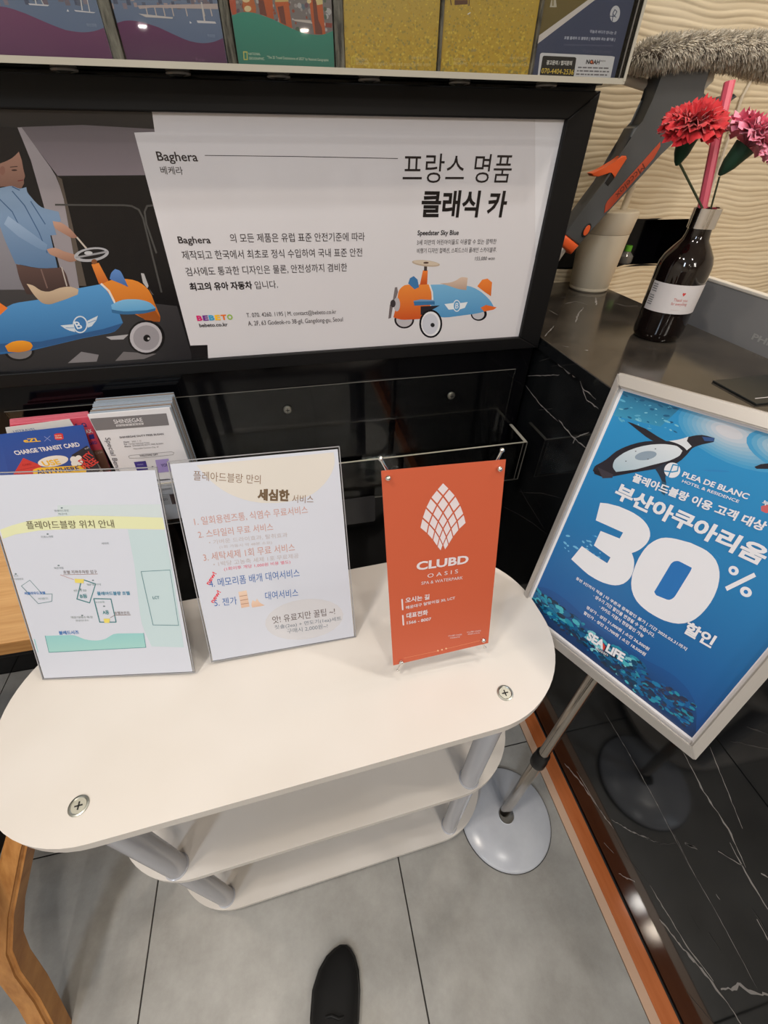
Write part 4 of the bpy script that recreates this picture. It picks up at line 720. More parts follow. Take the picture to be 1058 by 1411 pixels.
ART['brochure5']=([0.0, 0.893, 0.0],[1.0, 0.0, 0.0],[0.0, 0.0, 1.0],[
('p',[(272.2,1590.2),(409.4,1597.1),(418.8,1554.9),(424.7,1474.1),(281.1,1473.5),(275.2,1549)],(186,158,74),(196,158,44)),
('s',[(277.1,1566.1),(414.2,1572.2),(424.2,1476.2),(281.1,1472.8)],1100,0.8,1.7,0.7,[[206,170,56],[216,184,70],[176,144,48],[160,140,62],[190,150,40],[206,170,56],[216,184,70],[176,144,48],[160,140,62],[190,150,40],[206,170,56],[216,184,70],[176,144,48],[160,140,62],[190,150,40],[206,170,56],[216,184,70],[176,144,48],[160,140,62],[190,150,40],[164,142,84],[150,136,76]],6,0,2),
('p',[(292.1,1549.7),(311.9,1550.5),(312.5,1546.5),(292.6,1545.1)],(96,60,42)),
('p',[(283.1,1555.2),(287.3,1544.6),(288.7,1544.8),(284.5,1555.4)],(90,60,44)),
('p',[(312.7,1556.6),(313.9,1545.1),(315.3,1545.2),(314.1,1556.6)],(90,60,44)),
('p',[(314,1536.8),(318.2,1538.7),(317.3,1539.4),(313.1,1537.5)],(230,225,215)),
('p',[(289.9,1494.3),(295.9,1494.5),(297.4,1486),(291.4,1485.8)],(206,180,60)),
('p',[(291.5,1493.4),(294.5,1493.5),(295.8,1486.9),(292.8,1486.8)],(190,156,52)),
('t','NATIONAL',297.9,1490.6,317.6,1490.8,2.9,(220,196,130),0),
('t','GEOGRAPHIC',298.4,1486.3,320.8,1486.6,3,(220,196,130),0),
('t','미래의 서호 여주아리',388.3,1494.4,417.8,1494.9,3,(220,196,130),0),
('t','내셔널지오그래픽 선정 2023년 올해의 여행지',327.5,1486.1,421.8,1487.5,3.3,(220,196,130),0),
])
ART['brochure6']=([0.0, 0.893, 0.0],[1.0, 0.0, 0.0],[0.0, 0.0, 1.0],[
('p',[(419.3,1586.8),(572.6,1594.1),(572.8,1561.2),(577.3,1471.5),(434.4,1472.5),(425.4,1555.2)],(62,72,100),(58,66,94)),
('p',[(419.3,1586.8),(523.8,1591.8),(511.8,1558.7),(500.3,1558.2),(430.4,1519.6),(425.4,1555.2)],(116,98,52),(106,90,46)),
('p',[(556.4,1582.7),(511.8,1558.7),(429.7,1511.2),(430.2,1520.1),(500.3,1558.2),(535.4,1577.4)],(216,206,200)),
('p',[(441.1,1555.8),(448.5,1556.1),(451.9,1549.3),(440.7,1548.9)],(190,180,160)),
('p',[(441.7,1558),(444.7,1558.2),(446.6,1550.4),(444,1550.3)],(140,126,90)),
('e',[550.5,1546.5,8.5,-0.5,0.9,-8.2],(206,206,210)),
('p',[(541.9,1543.7),(550.7,1543.5),(550.5,1544.3),(541.7,1544.5)],(62,72,100)),
('p',[(550.8,1543.5),(553.5,1548.9),(552.2,1549.2),(549.4,1543.9)],(62,72,100)),
('p',[(553.4,1549),(548.4,1551.2),(547.7,1550.6),(552.7,1548.4)],(62,72,100)),
('p',[(547.8,1551.1),(545.9,1547.5),(547.3,1547.1),(549.1,1550.8)],(62,72,100)),
('p',[(546,1547.7),(548,1539.2),(549.4,1539.1),(547.4,1547.7)],(62,72,100)),
('p',[(545.6,1546.2),(553.5,1542.7),(554.1,1543.2),(546.3,1546.7)],(62,72,100)),
('t','하늘과 바다가 만나는 곳',514.5,1525.8,560.8,1525.6,3.5,(186,190,206),0.02),
('t','호텔 플레아 드 블랑은 [ 해운대의 주는 즐거움 ]',473.5,1517.4,561.3,1518.5,3.8,(186,190,206),0.03),
('p',[(475.3,1511.6),(560.4,1513.2),(559.8,1514.7),(474.9,1513.1)],(78,84,110)),
('t','PLEA DE BLANC',510.3,1505.5,560.9,1505.5,2.9,(84,86,112),0),
('p',[(439.7,1502.4),(440.9,1502.8),(442.3,1502.9),(562.2,1502.8),(564.1,1502.7),(566,1502.4),(568.6,1501.9),(570.6,1474.3),(568.7,1473.9),(567.3,1473.7),(565.9,1473.7),(444,1474),(442.8,1474.2),(441.8,1474.7),(441.4,1474.9),(440.7,1475.6),(440.4,1476.4),(438.3,1500.7),(438.5,1501.5),(439.3,1502.2)],(216,214,216)),
('p',[(444.3,1499.5),(445.1,1499.8),(446,1499.9),(497.2,1499.9),(498.5,1499.8),(499.7,1499.4),(501.4,1498.7),(503.4,1478.7),(503.3,1477.9),(502.7,1477.2),(502.3,1477),(501.4,1476.6),(500.1,1476.5),(447.3,1477),(446.1,1477.1),(445,1477.6),(444.6,1477.8),(443.8,1478.5),(443.5,1479.3),(443.3,1498.3),(443.5,1498.9),(444,1499.3)],(26,24,24)),
('t','광고문의 / 협지문의',451.4,1490.2,495.5,1490.6,5.2,(226,222,216),0.03),
('t','070-4404-2536',445.5,1480.9,501.7,1480.7,5.6,(240,206,80),0),
('t','NOAH',519.9,1492.9,543.8,1493.2,5,(40,36,40),0.03),
('e',[530.2,1495.4,2.9,0.1,0.9,-2.5],(232,120,80)),
('t','ADS',544.6,1496.3,553.7,1496.3,1.5,(40,36,40),0),
('p',[(507.6,1489.7),(514.3,1489.7),(514.5,1488.2),(507.7,1488.1)],(110,106,110)),
('p',[(515.8,1489.7),(523.3,1489.8),(523.4,1488.2),(515.9,1488.2)],(110,106,110)),
('p',[(524.7,1489.8),(532.6,1489.9),(532.8,1488.3),(524.9,1488.2)],(110,106,110)),
('p',[(534.1,1489.9),(542.9,1489.9),(543.1,1488.4),(534.3,1488.3)],(110,106,110)),
('p',[(544.4,1489.9),(552,1490),(552.2,1488.4),(544.6,1488.4)],(110,106,110)),
('p',[(553.5,1490),(562.2,1490.1),(562.5,1488.5),(553.7,1488.4)],(110,106,110)),
('p',[(507.2,1485.9),(510.3,1485.9),(510.4,1484.3),(507.3,1484.4)],(110,106,110)),
('p',[(511.7,1486),(517.6,1486),(517.7,1484.4),(511.9,1484.4)],(110,106,110)),
('p',[(519,1486),(527.8,1486.1),(528,1484.5),(519.1,1484.4)],(110,106,110)),
('p',[(529.3,1486.1),(536.3,1486.1),(536.5,1484.5),(529.4,1484.5)],(110,106,110)),
('p',[(537.8,1486.1),(546.4,1486.2),(546.5,1484.6),(537.9,1484.5)],(110,106,110)),
('p',[(547.9,1486.2),(551.5,1486.1),(551.7,1484.6),(548,1484.6)],(110,106,110)),
('p',[(553,1486.2),(558.9,1486.2),(559.1,1484.7),(553.2,1484.6)],(110,106,110)),
('p',[(560.4,1486.3),(565,1486.2),(565.2,1484.7),(560.6,1484.7)],(110,106,110)),
('p',[(506.8,1482.2),(513.1,1482.2),(513.3,1480.6),(507,1480.6)],(110,106,110)),
('p',[(514.6,1482.2),(521.1,1482.2),(521.3,1480.7),(514.7,1480.6)],(110,106,110)),
('p',[(522.6,1482.2),(525.6,1482.2),(525.8,1480.6),(522.7,1480.7)],(110,106,110)),
('p',[(527.1,1482.3),(531.4,1482.2),(531.5,1480.7),(527.2,1480.7)],(110,106,110)),
('p',[(532.8,1482.3),(537.5,1482.3),(537.7,1480.7),(533,1480.7)],(110,106,110)),
('p',[(539,1482.3),(547.7,1482.4),(547.9,1480.8),(539.2,1480.8)],(110,106,110)),
('p',[(549.2,1482.4),(557.1,1482.5),(557.3,1480.9),(549.4,1480.8)],(110,106,110)),
('p',[(558.6,1482.4),(562.6,1482.4),(562.8,1480.8),(558.8,1480.9)],(110,106,110)),
('p',[(506.7,1477.6),(514.6,1477.6),(514.8,1476.1),(506.8,1476)],(206,90,96)),
('p',[(516.1,1477.6),(519.9,1477.6),(520.1,1476),(516.2,1476)],(206,90,96)),
('p',[(521.4,1477.7),(528.2,1477.7),(528.4,1476.1),(521.5,1476.1)],(206,90,96)),
('p',[(529.7,1477.7),(533.5,1477.6),(533.6,1476.1),(529.9,1476.1)],(206,90,96)),
('p',[(534.9,1477.7),(537.9,1477.7),(538.1,1476.1),(535.1,1476.1)],(206,90,96)),
('p',[(539.4,1477.7),(547.9,1477.8),(548.1,1476.2),(539.6,1476.1)],(206,90,96)),
('p',[(549.4,1477.8),(553.7,1477.7),(553.9,1476.1),(549.6,1476.2)],(206,90,96)),
('p',[(555.2,1477.8),(559.6,1477.8),(559.8,1476.2),(555.4,1476.2)],(206,90,96)),
('p',[(561.1,1477.8),(570.3,1477.9),(570.6,1476.3),(561.3,1476.2)],(206,90,96)),
])
ART['shinsegae']=([0.0, 0.895, 0.0],[1.0, 0.0, 0.0],[0.0, 0.0, 1.0],[
('p',[(-429.3,960.6),(-281.3,957.4),(-284.3,929.3),(-433,932.3)],(120,118,122)),
('t','SHINSEGAE',-388.2,944.4,-332.5,943.3,9.4,(228,226,230),0.012),
('p',[(-386.8,941.7),(-332.6,940.8),(-334,935.8),(-387.9,937.1)],(206,204,208)),
('t','D U T Y  F R E E',-384.9,937.6,-336.2,936.9,2.8,(120,118,122),0.02),
('t','SHINSEGAE DUTY FREE BUSAN',-391.4,909,-302.2,907.3,4.6,(84,82,92),0.02),
('t','Special Benefits',-419.3,914.1,-432,809,9.9,(84,82,92),-0.01),
('t','Date',-387.5,897.2,-376.2,897.2,3.3,(84,82,92),0.02),
('t','2023. 1. 31',-371.3,896.6,-352.3,896.5,3.3,(84,82,92),0),
('t','For',-388.7,891.9,-382.1,892,3.3,(84,82,92),0.02),
('t','Foreign Individual Visitor',-379,891.6,-336.7,890.5,3.4,(84,82,92),0),
('t','Place',-389.8,886,-377.1,885.8,3.4,(84,82,92),0.02),
('t','SHINSEGAE DUTY FREE BUSAN',-373.4,885.8,-310.6,884.5,3.4,(84,82,92),0),
('t','Haeundae Centum City 1F',-374.2,878.5,-322.4,877,3.5,(84,82,92),0),
('t','WELCOME GIFT',-368.3,858.2,-329.5,857.4,4.5,(84,82,92),0.02),
('p',[(-391.6,861.8),(-391.1,856.6),(-390.6,856.9),(-391.1,862.1)],(84,82,92)),
('p',[(-391.1,856.6),(-364,853.9),(-363.7,854.6),(-390.9,857.3)],(84,82,92)),
('p',[(-364.2,853.9),(-299,854),(-298.8,854.7),(-364,854.6)],(84,82,92)),
('p',[(-298.9,854.1),(-295.1,859.7),(-295.6,860.1),(-299.3,854.4)],(84,82,92)),
('p',[(-295.2,860),(-300.2,863.2),(-300.6,862.5),(-295.5,859.4)],(84,82,92)),
('p',[(-300.1,863.1),(-387.5,864.5),(-387.7,863.8),(-300.2,862.4)],(84,82,92)),
('p',[(-387.4,864.5),(-391.5,862),(-391.4,861.4),(-387.3,863.9)],(84,82,92)),
('p',[(-385.8,846),(-360.9,845.6),(-363.7,821.5),(-387.5,821.9)],(58,48,136)),
('t','MAGIC',-381,836,-368.1,835.7,3.6,(170,165,220),0),
('p',[(-340.4,845.2),(-311.9,845.3),(-317.4,809.8),(-345.8,809.8)],(166,150,212)),
('t','YO!',-333,825.3,-319.6,825.4,7.9,(90,80,130),0.02),
('e',[-352.2,827,2.2,-0.3,-0.9,-2.9],(84,82,92)),
('p',[(-356.6,787.3),(-317.1,786.8),(-316.7,788.8),(-356.1,789.3)],(84,82,92)),
('t','Shinsegae',-355,788.7,-328.9,787.9,3.9,(84,82,92),0.02),
('p',[(-360.8,771.5),(-318.4,770.4),(-318.2,771.1),(-360.6,772.2)],(84,82,92)),
('t','VIP DISCOUNTS',-361.7,758.4,-332.3,758.7,4.5,(84,82,92),0),
('p',[(-365.1,745.7),(-322.3,743.3),(-322.2,744.1),(-364.9,746.5)],(84,82,92)),
('p',[(-364.1,742.1),(-343.1,743.7),(-347,713.4),(-367.9,713.5)],(196,194,198)),
('t','LINDO',-366.9,727.2,-349.3,727.7,6.7,(84,82,92),0.02),
('p',[(-341.7,744),(-330.8,743.4),(-333.9,712.4),(-344.2,712.9)],(90,70,70)),
])
ART['ezl']=([0.0, 0.885, 0.0],[1.0, 0.0, 0.0],[0.0, 0.0, 1.0],[
('p',[(-598,948.2),(-443.1,953.1),(-461.7,840.6),(-476,802.6),(-640.7,827.9)],(44,84,168),(38,74,156)),
('p',[(-617.2,948),(-598,948.2),(-640,827.8),(-678.9,833.8)],(44,84,168)),
('t','eZL',-565.1,925.7,-534.6,925,8.8,(240,192,62),0.035),
('p',[(-524.2,935),(-517.2,923.7),(-516.5,924.3),(-523.5,935.6)],(150,170,220)),
('p',[(-512.2,936),(-528.4,924.8),(-528.2,924.2),(-512,935.3)],(150,170,220)),
('p',[(-504.2,937.9),(-500.8,939),(-498.4,939.6),(-496.1,939.7),(-492.9,939.5),(-491.3,939.1),(-489.9,938.3),(-488.2,936.9),(-491.4,926.2),(-494.3,925),(-496.3,924.4),(-498.2,924.2),(-502.9,924.3),(-504.6,924.6),(-505.9,925.4),(-507.6,926.8)],(216,52,56)),
('t','DUTY',-503.5,932.8,-491.5,932.6,3.3,(240,220,200),0.02),
('t','FREE',-505.1,927.8,-493.1,927.7,3.3,(240,220,200),0.02),
('t','CHARGE TRANSIT CARD',-594.2,898.9,-468.1,904.9,10.3,(232,232,238),0.03),
('p',[(-585,890.5),(-561.1,868),(-575,846.3),(-622.5,853.2)],(206,62,62)),
('p',[(-610,861.3),(-573.1,865.5),(-572.8,866.4),(-609.7,862.1)],(160,40,44)),
('t','CARD',-594.6,871.3,-577.1,872.1,4.5,(160,40,44),0),
('p',[(-494.7,885.3),(-455.5,905.1),(-450.5,890),(-456.5,839.8),(-469.1,826.9),(-487.5,844.3)],(36,38,52)),
('t','DUTY',-481.4,858.8,-450.7,880.9,13.2,(216,62,60),0.03),
('t','FREE',-482.7,843.6,-449.1,861.9,13.9,(216,62,60),0.03),
('t','ezl',-462.8,896.2,-454.2,898.2,3.6,(200,200,210),0),
('e',[-534.7,875.5,30.2,1.4,-4.6,-13.1],(236,232,226)),
('t','USE',-556.5,864.5,-522.8,866.4,13.9,(240,192,62),0.03),
('e',[-495.1,874.8,6.3,-0.9,-3.2,-7.5],(236,234,232)),
('e',[-484.6,876.1,6.3,-0.9,-3.2,-7.4],(236,234,232)),
('e',[-497.4,864.8,6.3,-0.9,-3.3,-7.5],(236,234,232)),
('e',[-486.8,866.2,6.4,-0.9,-3.2,-7.6],(236,234,232)),
('p',[(-581.4,859.6),(-574.3,861.9),(-569.3,863),(-564.6,863.2),(-497.9,858.8),(-492.5,858),(-487.4,856.5),(-480.6,853.9),(-481.6,847.9),(-482.7,843.5),(-484.6,839.2),(-496.6,815.9),(-593.8,830.6)],(240,192,62)),
('t','ANYWHERE',-577.9,846.7,-494.3,845.2,11.6,(34,50,110),0.025),
])
ART['pink']=([0.0, 0.925, 0.0],[1.0, 0.0, 0.0],[0.0, 0.0, 1.0],[
('p',[(-596.3,947.8),(-443.7,950.1),(-455.2,811.4),(-463.3,770.3),(-659.5,800.5)],(222,84,104),(212,74,96)),
('t','S  Q',-477.6,928,-456,929.1,9,(60,60,120),0.03),
('t','TAX',-470.6,911.3,-450.7,912.6,9.2,(236,226,230),0.04),
('p',[(-462.4,908.5),(-452.1,909.1),(-453.9,897.6),(-464.3,897)],(60,60,140)),
('t','CARD',-471.9,882.2,-453.4,884.6,7.8,(60,60,140),0.03),
('p',[(-474,868.4),(-449.6,869),(-455.2,811.4),(-479.1,809.7)],(146,108,92)),
('t','C.V.N',-468.9,858.1,-453.3,859.9,4.9,(230,220,210),0),
])
ART['white']=([0.0, 0.905, 0.0],[1.0, 0.0, 0.0],[0.0, 0.0, 1.0],[
('p',[(-594.1,952.6),(-472.5,959),(-473.9,944.9),(-598.8,937.3)],(226,222,216)),
('t','USTRAVEL',-584.7,939,-542.3,940.9,5.6,(60,96,150),0),
])
prepare_glyphs([(it[1], it[8]) for a in ART.values() for it in a[3] if it[0] == 't'])
# ------------------------------------------------------------------ the setting
XC, YW, YB, ZC = .616, .985, 1.465, 1.033
def struct(o): o['kind'] = 'structure'; return o
floor = struct(box('floor', -2.6, -8, -.05, 3.2, 1.465, -.004, 'grout'))
g = .0016; xs = [-2.322 + .6005 * i for i in range(5)] 
xs = [.0945 - .6005 * k for k in (4, 3, 2, 1, 0)] + [.553]
ys = [.407 + .6 * k for k in range(-3, 2)]
tile_mesh = {}
for i in range(len(xs) - 1):
    for j in range(-4, 2):
        y0 = .407 + .6 * (j - 1); y1 = min(y0 + .6, YW)
        if y0 >= YW: continue
        bm = bmesh.new(); bx(bm, xs[i] + g, y0 + g, -.004, xs[i + 1] - g, y1 - g, 0, 0, .0008)
        mesh_obj('floor_tile', bm, 'tile', floor)
t = mesh_obj('floor_tile', bx(bmesh.new(), -2.6, -8, -.004, 3.2, -2.6 + .004, -.0005), 'tile', floor); t['kind'] = 'stuff'
struct(box('floor_band', .553, -2.6, -.004, .5745, YW, .0008, 'beige_band'))  # pale beige band along the orange trim
trim = struct(box('trim_1', .575, -2.6, -.004, XC - .002, YW, .0016, 'orange_wood', bevel=.0006))
struct(box('ceiling', -2.6, -8, 3.2, 3.2, 1.465, 3.25, 'ceiling'))
struct(box('wall_left', -2.65, -8, 0, -2.6, 1.465, 3.2, 'white_wall'))
struct(box('wall_right', 3.2, -8, 0, 3.25, 1.465, 3.2, 'white_wall'))
struct(box('wall_front', -2.6, -8.05, 0, 3.2, -8, 3.2, 'white_wall'))
wall_black = struct(box('wall_partition', -2.6, YW, 0, .604, YB + .04, 3.2, 'black_gloss'))

# rippled beige wall panel with a niche, behind the counter
def beige_wall():
    m = mat('beige_rippled_panel', (216, 202, 174), .55); noise_color(m, (210, 195, 166), (220, 207, 180), 6, 4, (.4, 1, 3))
    rnd = random.Random(3)
    x0, x1, z0, z1 = .604, 3.2, 0.0, 3.2
    bm = bmesh.new(); NX = 400; rows = []
    zc = .95; zs = []
    while zc < 1.95: zs.append(zc); zc += .0016
    ph = [rnd.uniform(0, 6.28) for _ in range(12)]
    def height(x, z):
        w = z * 1000 / 13 + .45 * math.sin(x * 8 + ph[0] + z * 5) + .30 * math.sin(x * 17 + ph[1] - z * 13) + .16 * math.sin(x * 33 + ph[2] + z * 29)
        f = w - math.floor(w)
        amp = .0015 + .0007 * math.sin(x * 14 + math.floor(w) * 2.4)
        return amp * (math.sin(f * math.pi) ** .7 if f < 1 else 0)
    xr = [.604 + 1.6 * i / NX for i in range(NX + 1)]
    NI = (.80, 1.375, 1.078, 1.207)
    V = []; F = []
    for z in zs:
        for x in xr: V.append((x, YB - height(x, z), z))
    W = NX + 1
    for r in range(len(zs) - 1):
        for c in range(NX):
            xm = (xr[c] + xr[c + 1]) / 2; zm = (zs[r] + zs[r + 1]) / 2
            if NI[0] < xm < NI[1] and NI[2] < zm < NI[3]: continue
            a = r * W + c; F.append((a, a + 1, a + W + 1, a + W))
    me = bpy.data.meshes.new('wall_back'); me.from_pydata(V, [], F); me.polygons.foreach_set('use_smooth', [True] * len(F)); me.materials.append(m)
    o = bpy.data.objects.new('wall_back', me); COL.objects.link(o); struct(o)
    for q in ((.604, 0, 3.2, .95), (.604, zs[-1], 3.2, 3.2), (2.204, .95, 3.2, zs[-1])):
        box('wall_panel', q[0], YB, q[1], q[2], YB + .03, q[3], m, o)
    # niche: dark box behind the opening
    bm = bmesh.new(); bx(bm, NI[0] - .004, YB + .11, NI[2] - .004, NI[1] + .004, YB + .115, NI[3] + .004)
    bx(bm, NI[0] - .008, YB - .001, NI[2] - .006, NI[1] + .008, YB + .115, NI[2]); bx(bm, NI[0] - .008, YB - .001, NI[3], NI[1] + .008, YB + .115, NI[3] + .004)
    bx(bm, NI[0] - .008, YB + .001, NI[2], NI[0], YB + .115, NI[3]); bx(bm, NI[1], YB + .001, NI[2], NI[1] + .008, YB + .115, NI[3])
    mesh_obj('niche_lining', bm, 'black_gloss', o)
beige_wall()
t = empty('reflected_bottle', 'small clear bottle with a green cap standing for a reflection in the dark niche', 'bottle', (1.19, YB + .028, 1.0783))  # solid bottle set inside the niche in place of a reflected one
bm = bmesh.new(); lathe(bm, [(.022, 0), (.024, .004), (.024, .022), (.012, .034), (.009, .038)], 20); mesh_obj('bottle_body', bm, 'clear_edge_dim', t, True)
bm = bmesh.new(); lathe(bm, [(.0115, .036), (.0115, .052), (.010, .053)], 20); mesh_obj('cap', bm, 'green_cap', t, True)

# ------------------------------------------------------------------ counter
ct = empty('reception_counter', 'black marble reception counter with white veins and dark stone top', 'counter', (.83, .1, 0))
loc = lambda o, p=ct: (setattr(o, 'parent', p), setattr(o, 'location', -p.location), o)[2]
loc(box('front_panel', XC + .002, -2.6, .0, 1.04, YB - .002, .639, 'marble', bevel=.0008))
loc(box('front_panel', XC + .002, -2.6, .6405, 1.04, YB - .002, 1.004, 'marble', bevel=.0008))
loc(box('countertop', XC - .006, -2.6, 1.004, 1.055, YB - .002, ZC, 'counter_top', bevel=.0015))
loc(box('countertop_edge', XC - .0075, -2.6, 1.0055, XC - .006, YB - .003, ZC - .002, 'marble'))
def veins(name, runs, plane, m, seed=1):
    rnd = random.Random(seed)
    for pts, w in runs:
        bm = bmesh.new(); P = [pts[0]]
        for a, b in zip(pts, pts[1:]):
            L = math.hypot(b[0] - a[0], b[1] - a[1]); k = max(2, int(L / .007))
            for i in range(1, k + 1):
                j = 0 if i == k else .0005 + w * .14
                P.append((a[0] + (b[0] - a[0]) * i / k + rnd.uniform(-j, j), a[1] + (b[1] - a[1]) * i / k + rnd.uniform(-j, j)))
        prev = None; n = len(P)
        for i, p in enumerate(P):
            q0 = P[max(i - 1, 0)]; q1 = P[min(i + 1, n - 1)]; d = Vector((q1[0] - q0[0], q1[1] - q0[1])).normalized(); nn = Vector((-d.y, d.x))
            ww = w * .6 * (.2 + .8 * math.sin(math.pi * (i + .6) / (n + .2)) ** .6) * rnd.uniform(.3, 1.3)
            pr = [bm.verts.new(plane(p[0] + nn.x * s * ww / 2, p[1] + nn.y * s * ww / 2)) for s in (-1, 1)]
            if prev: bm.faces.new((prev[0], prev[1], pr[1], pr[0]))
            prev = pr
        bmesh.ops.recalc_face_normals(bm, faces=bm.faces); loc(mesh_obj(name, bm, m))
face = lambda y, z: (XC + .0016, y, z)
FV = [([(0.8864, 1.0009), (0.8438, 1.0003), (0.791, 1.0018)], 0.01), ([(0.7887, 1.0005), (0.7696, 0.9889), (0.7466, 0.991), (0.7194, 0.9884)], 0.004), ([(0.7683, 0.9866), (0.7462, 0.9738), (0.7026, 0.9754)], 0.005), ([(1.0025, 0.894), (0.9135, 0.8811), (0.8178, 0.881)], 0.0035), ([(0.8176, 0.8862), (0.7482, 0.8787), (0.6955, 0.882)], 0.006), ([(0.7411, 0.8662), (0.7382, 0.8847), (0.704, 0.9178)], 0.005), ([(1.0036, 0.9184), (0.9305, 0.9514), (0.8664, 0.9803)], 0.003), ([(0.3178, 0.0364), (0.2633, 0.0752), (0.2078, 0.0991), (0.1382, 0.1309)], 0.012), ([(0.2803, 0.0867), (0.2221, 0.0989), (0.1719, 0.1155)], 0.006), ([(0.1544, 0.1439), (0.119, 0.2026), (0.0762, 0.2972)], 0.005), ([(0.1767, 0.5419), (0.1099, 0.5252), (0.0548, 0.5248), (0.0056, 0.5047)], 0.007), ([(0.1546, 0.6133), (0.0997, 0.5846), (0.0479, 0.5575)], 0.0035), ([(0.0618, 0.3827), (0.0475, 0.4088)], 0.007), ([(0.3207, 0.3723), (0.2242, 0.3728), (0.153, 0.3681), (0.0257, 0.3523)], 0.003), ([(0.0349, 0.4623), (0.0089, 0.5007)], 0.003), ([(-0.0264, 0.1314), (-0.0635, 0.1581), (-0.1043, 0.1974), (-0.1402, 0.2207), (-0.1748, 0.2336)], 0.013), ([(0.0269, 0.1652), (-0.0225, 0.1768), (-0.0722, 0.1871), (-0.1196, 0.2169)], 0.008), ([(-0.13, 0.2274), (-0.1291, 0.2696), (-0.1233, 0.2936), (-0.133, 0.3143), (-0.1373, 0.3671)], 0.009), ([(0.0795, 0.3639), (0.0197, 0.353), (-0.0445, 0.3513), (-0.1302, 0.3418)], 0.0025), ([(0.0391, 0.5066), (0.0072, 0.4992), (-0.0213, 0.4947), (-0.0467, 0.4929)], 0.007), ([(-0.0528, 0.4514), (-0.0681, 0.4492), (-0.0792, 0.4462)], 0.006), ([(0.0643, 0.0429), (0.0508, 0.0731), (0.0404, 0.1054)], 0.007), ([(0.1268, 0.0443), (0.1004, 0.0695)], 0.004), ([(0.0616, 0.381), (0.0478, 0.4079)], 0.006), ([(-0.0135, 0.3835), (-0.0215, 0.3854)], 0.004), ([(-0.0058, 0.5304), (-0.0132, 0.5409)], 0.004)]
FD = [([(0.8976, 0.599), (0.8778, 0.6098), (0.7989, 0.6705), (0.751, 0.7), (0.7124, 0.7214)], 0.003), ([(0.9044, 0.6129), (0.8447, 0.6032), (0.7342, 0.5927)], 0.003), ([(0.9649, 0.4829), (0.8651, 0.5333), (0.7932, 0.564), (0.7182, 0.5889)], 0.003), ([(0.9657, 0.9743), (0.9196, 1.0016)], 0.003), ([(0.9115, 0.8642), (0.8541, 0.8974)], 0.003), ([(0.1294, 0.1175), (0.0867, 0.1213), (0.0424, 0.1549), (0.0269, 0.1652)], 0.003), ([(0.1066, 0.2303), (0.0757, 0.2989), (0.0671, 0.3519)], 0.003), ([(-0.0577, 0.2917), (-0.0817, 0.2961)], 0.003), ([(-0.0229, 0.2622), (-0.0558, 0.264)], 0.002), ([(0.0353, 0.4643), (0.009, 0.5018)], 0.003), ([(-0.1321, 0.0888), (-0.1744, 0.1353)], 0.003), ([(-0.0392, 0.4551), (-0.0723, 0.4561)], 0.003), ([(0.1455, 0.6646), (0.1125, 0.7217)], 0.003), ([(0.1481, 0.715), (0.1258, 0.7407)], 0.004)]
TV = [([(0.6216, 0.9747), (0.6621, 1.0182), (0.6848, 1.0434)], 0.005), ([(0.758, 1.0603), (0.808, 1.1277), (0.8549, 1.1787)], 0.007), ([(0.8203, 1.223), (0.8659, 1.2409), (0.8834, 1.205)], 0.004), ([(0.9516, 1.2662), (0.9074, 1.1942)], 0.008), ([(0.9726, 1.2015), (0.9898, 1.1663), (1.0245, 1.1624)], 0.004), ([(0.8437, 1.2859), (0.9248, 1.2995), (0.9664, 1.2428)], 0.003), ([(0.6701, 0.873), (0.6779, 0.8699)], 0.005), ([(0.7418, 1.1753), (0.743, 1.1284)], 0.003), ([(0.6329, 0.9082), (0.6433, 0.8981)], 0.003)]
veins('marble_vein', FV, face, 'vein', 4); veins('marble_vein', FD, face, 'vein_dim', 5)
veins('stone_vein', TV, lambda x, y: (x, y, ZC + .0002), 'vein', 6)

# ------------------------------------------------------------------ black framed poster on the wall
fr = empty('picture_frame', 'wide black framed poster with a child and blue ride-on car', 'frame', (-.1, YW, 1.014))
def member(name, pts):
    bm = bmesh.new(); prism(bm, pts, 0, .027, .002); o = mesh_obj(name, bm, 'black_frame', fr)
    o.matrix_local = fr.matrix_basis.inverted() @ basis((0, YW - .0005, 0), (1, 0, 0), (0, 0, 1)); return o
ox0, ox1, oz0, oz1, ix0, ix1, iz0, iz1 = -.82, .600, 1.013, 1.468, -.775, .546, 1.041, 1.4295
member('frame_rail', [(ox0, oz1), (ix0, iz1), (ix1, iz1), (ox1, oz1)]); member('frame_rail', [(ox0, oz0), (ox1, oz0), (ix1, iz0), (ix0, iz0)])
member('frame_rail', [(ox1, oz0), (ox1, oz1), (ix1, iz1), (ix1, iz0)]); member('frame_rail', [(ox0, oz0), (ix0, iz0), (ix0, iz1), (ox0, oz1)])
bm = bmesh.new(); bx(bm, ix0 - .004, .9684, iz0 - .004, ix1 + .004, .978, iz1 + .004); loc(mesh_obj('poster', bm, 'paper'), fr)
art('frame', fr, (ix0 * 1000, iz0 * 1000, ix1 * 1000, iz1 * 1000), world=True, step=.00004, m='print_gloss')

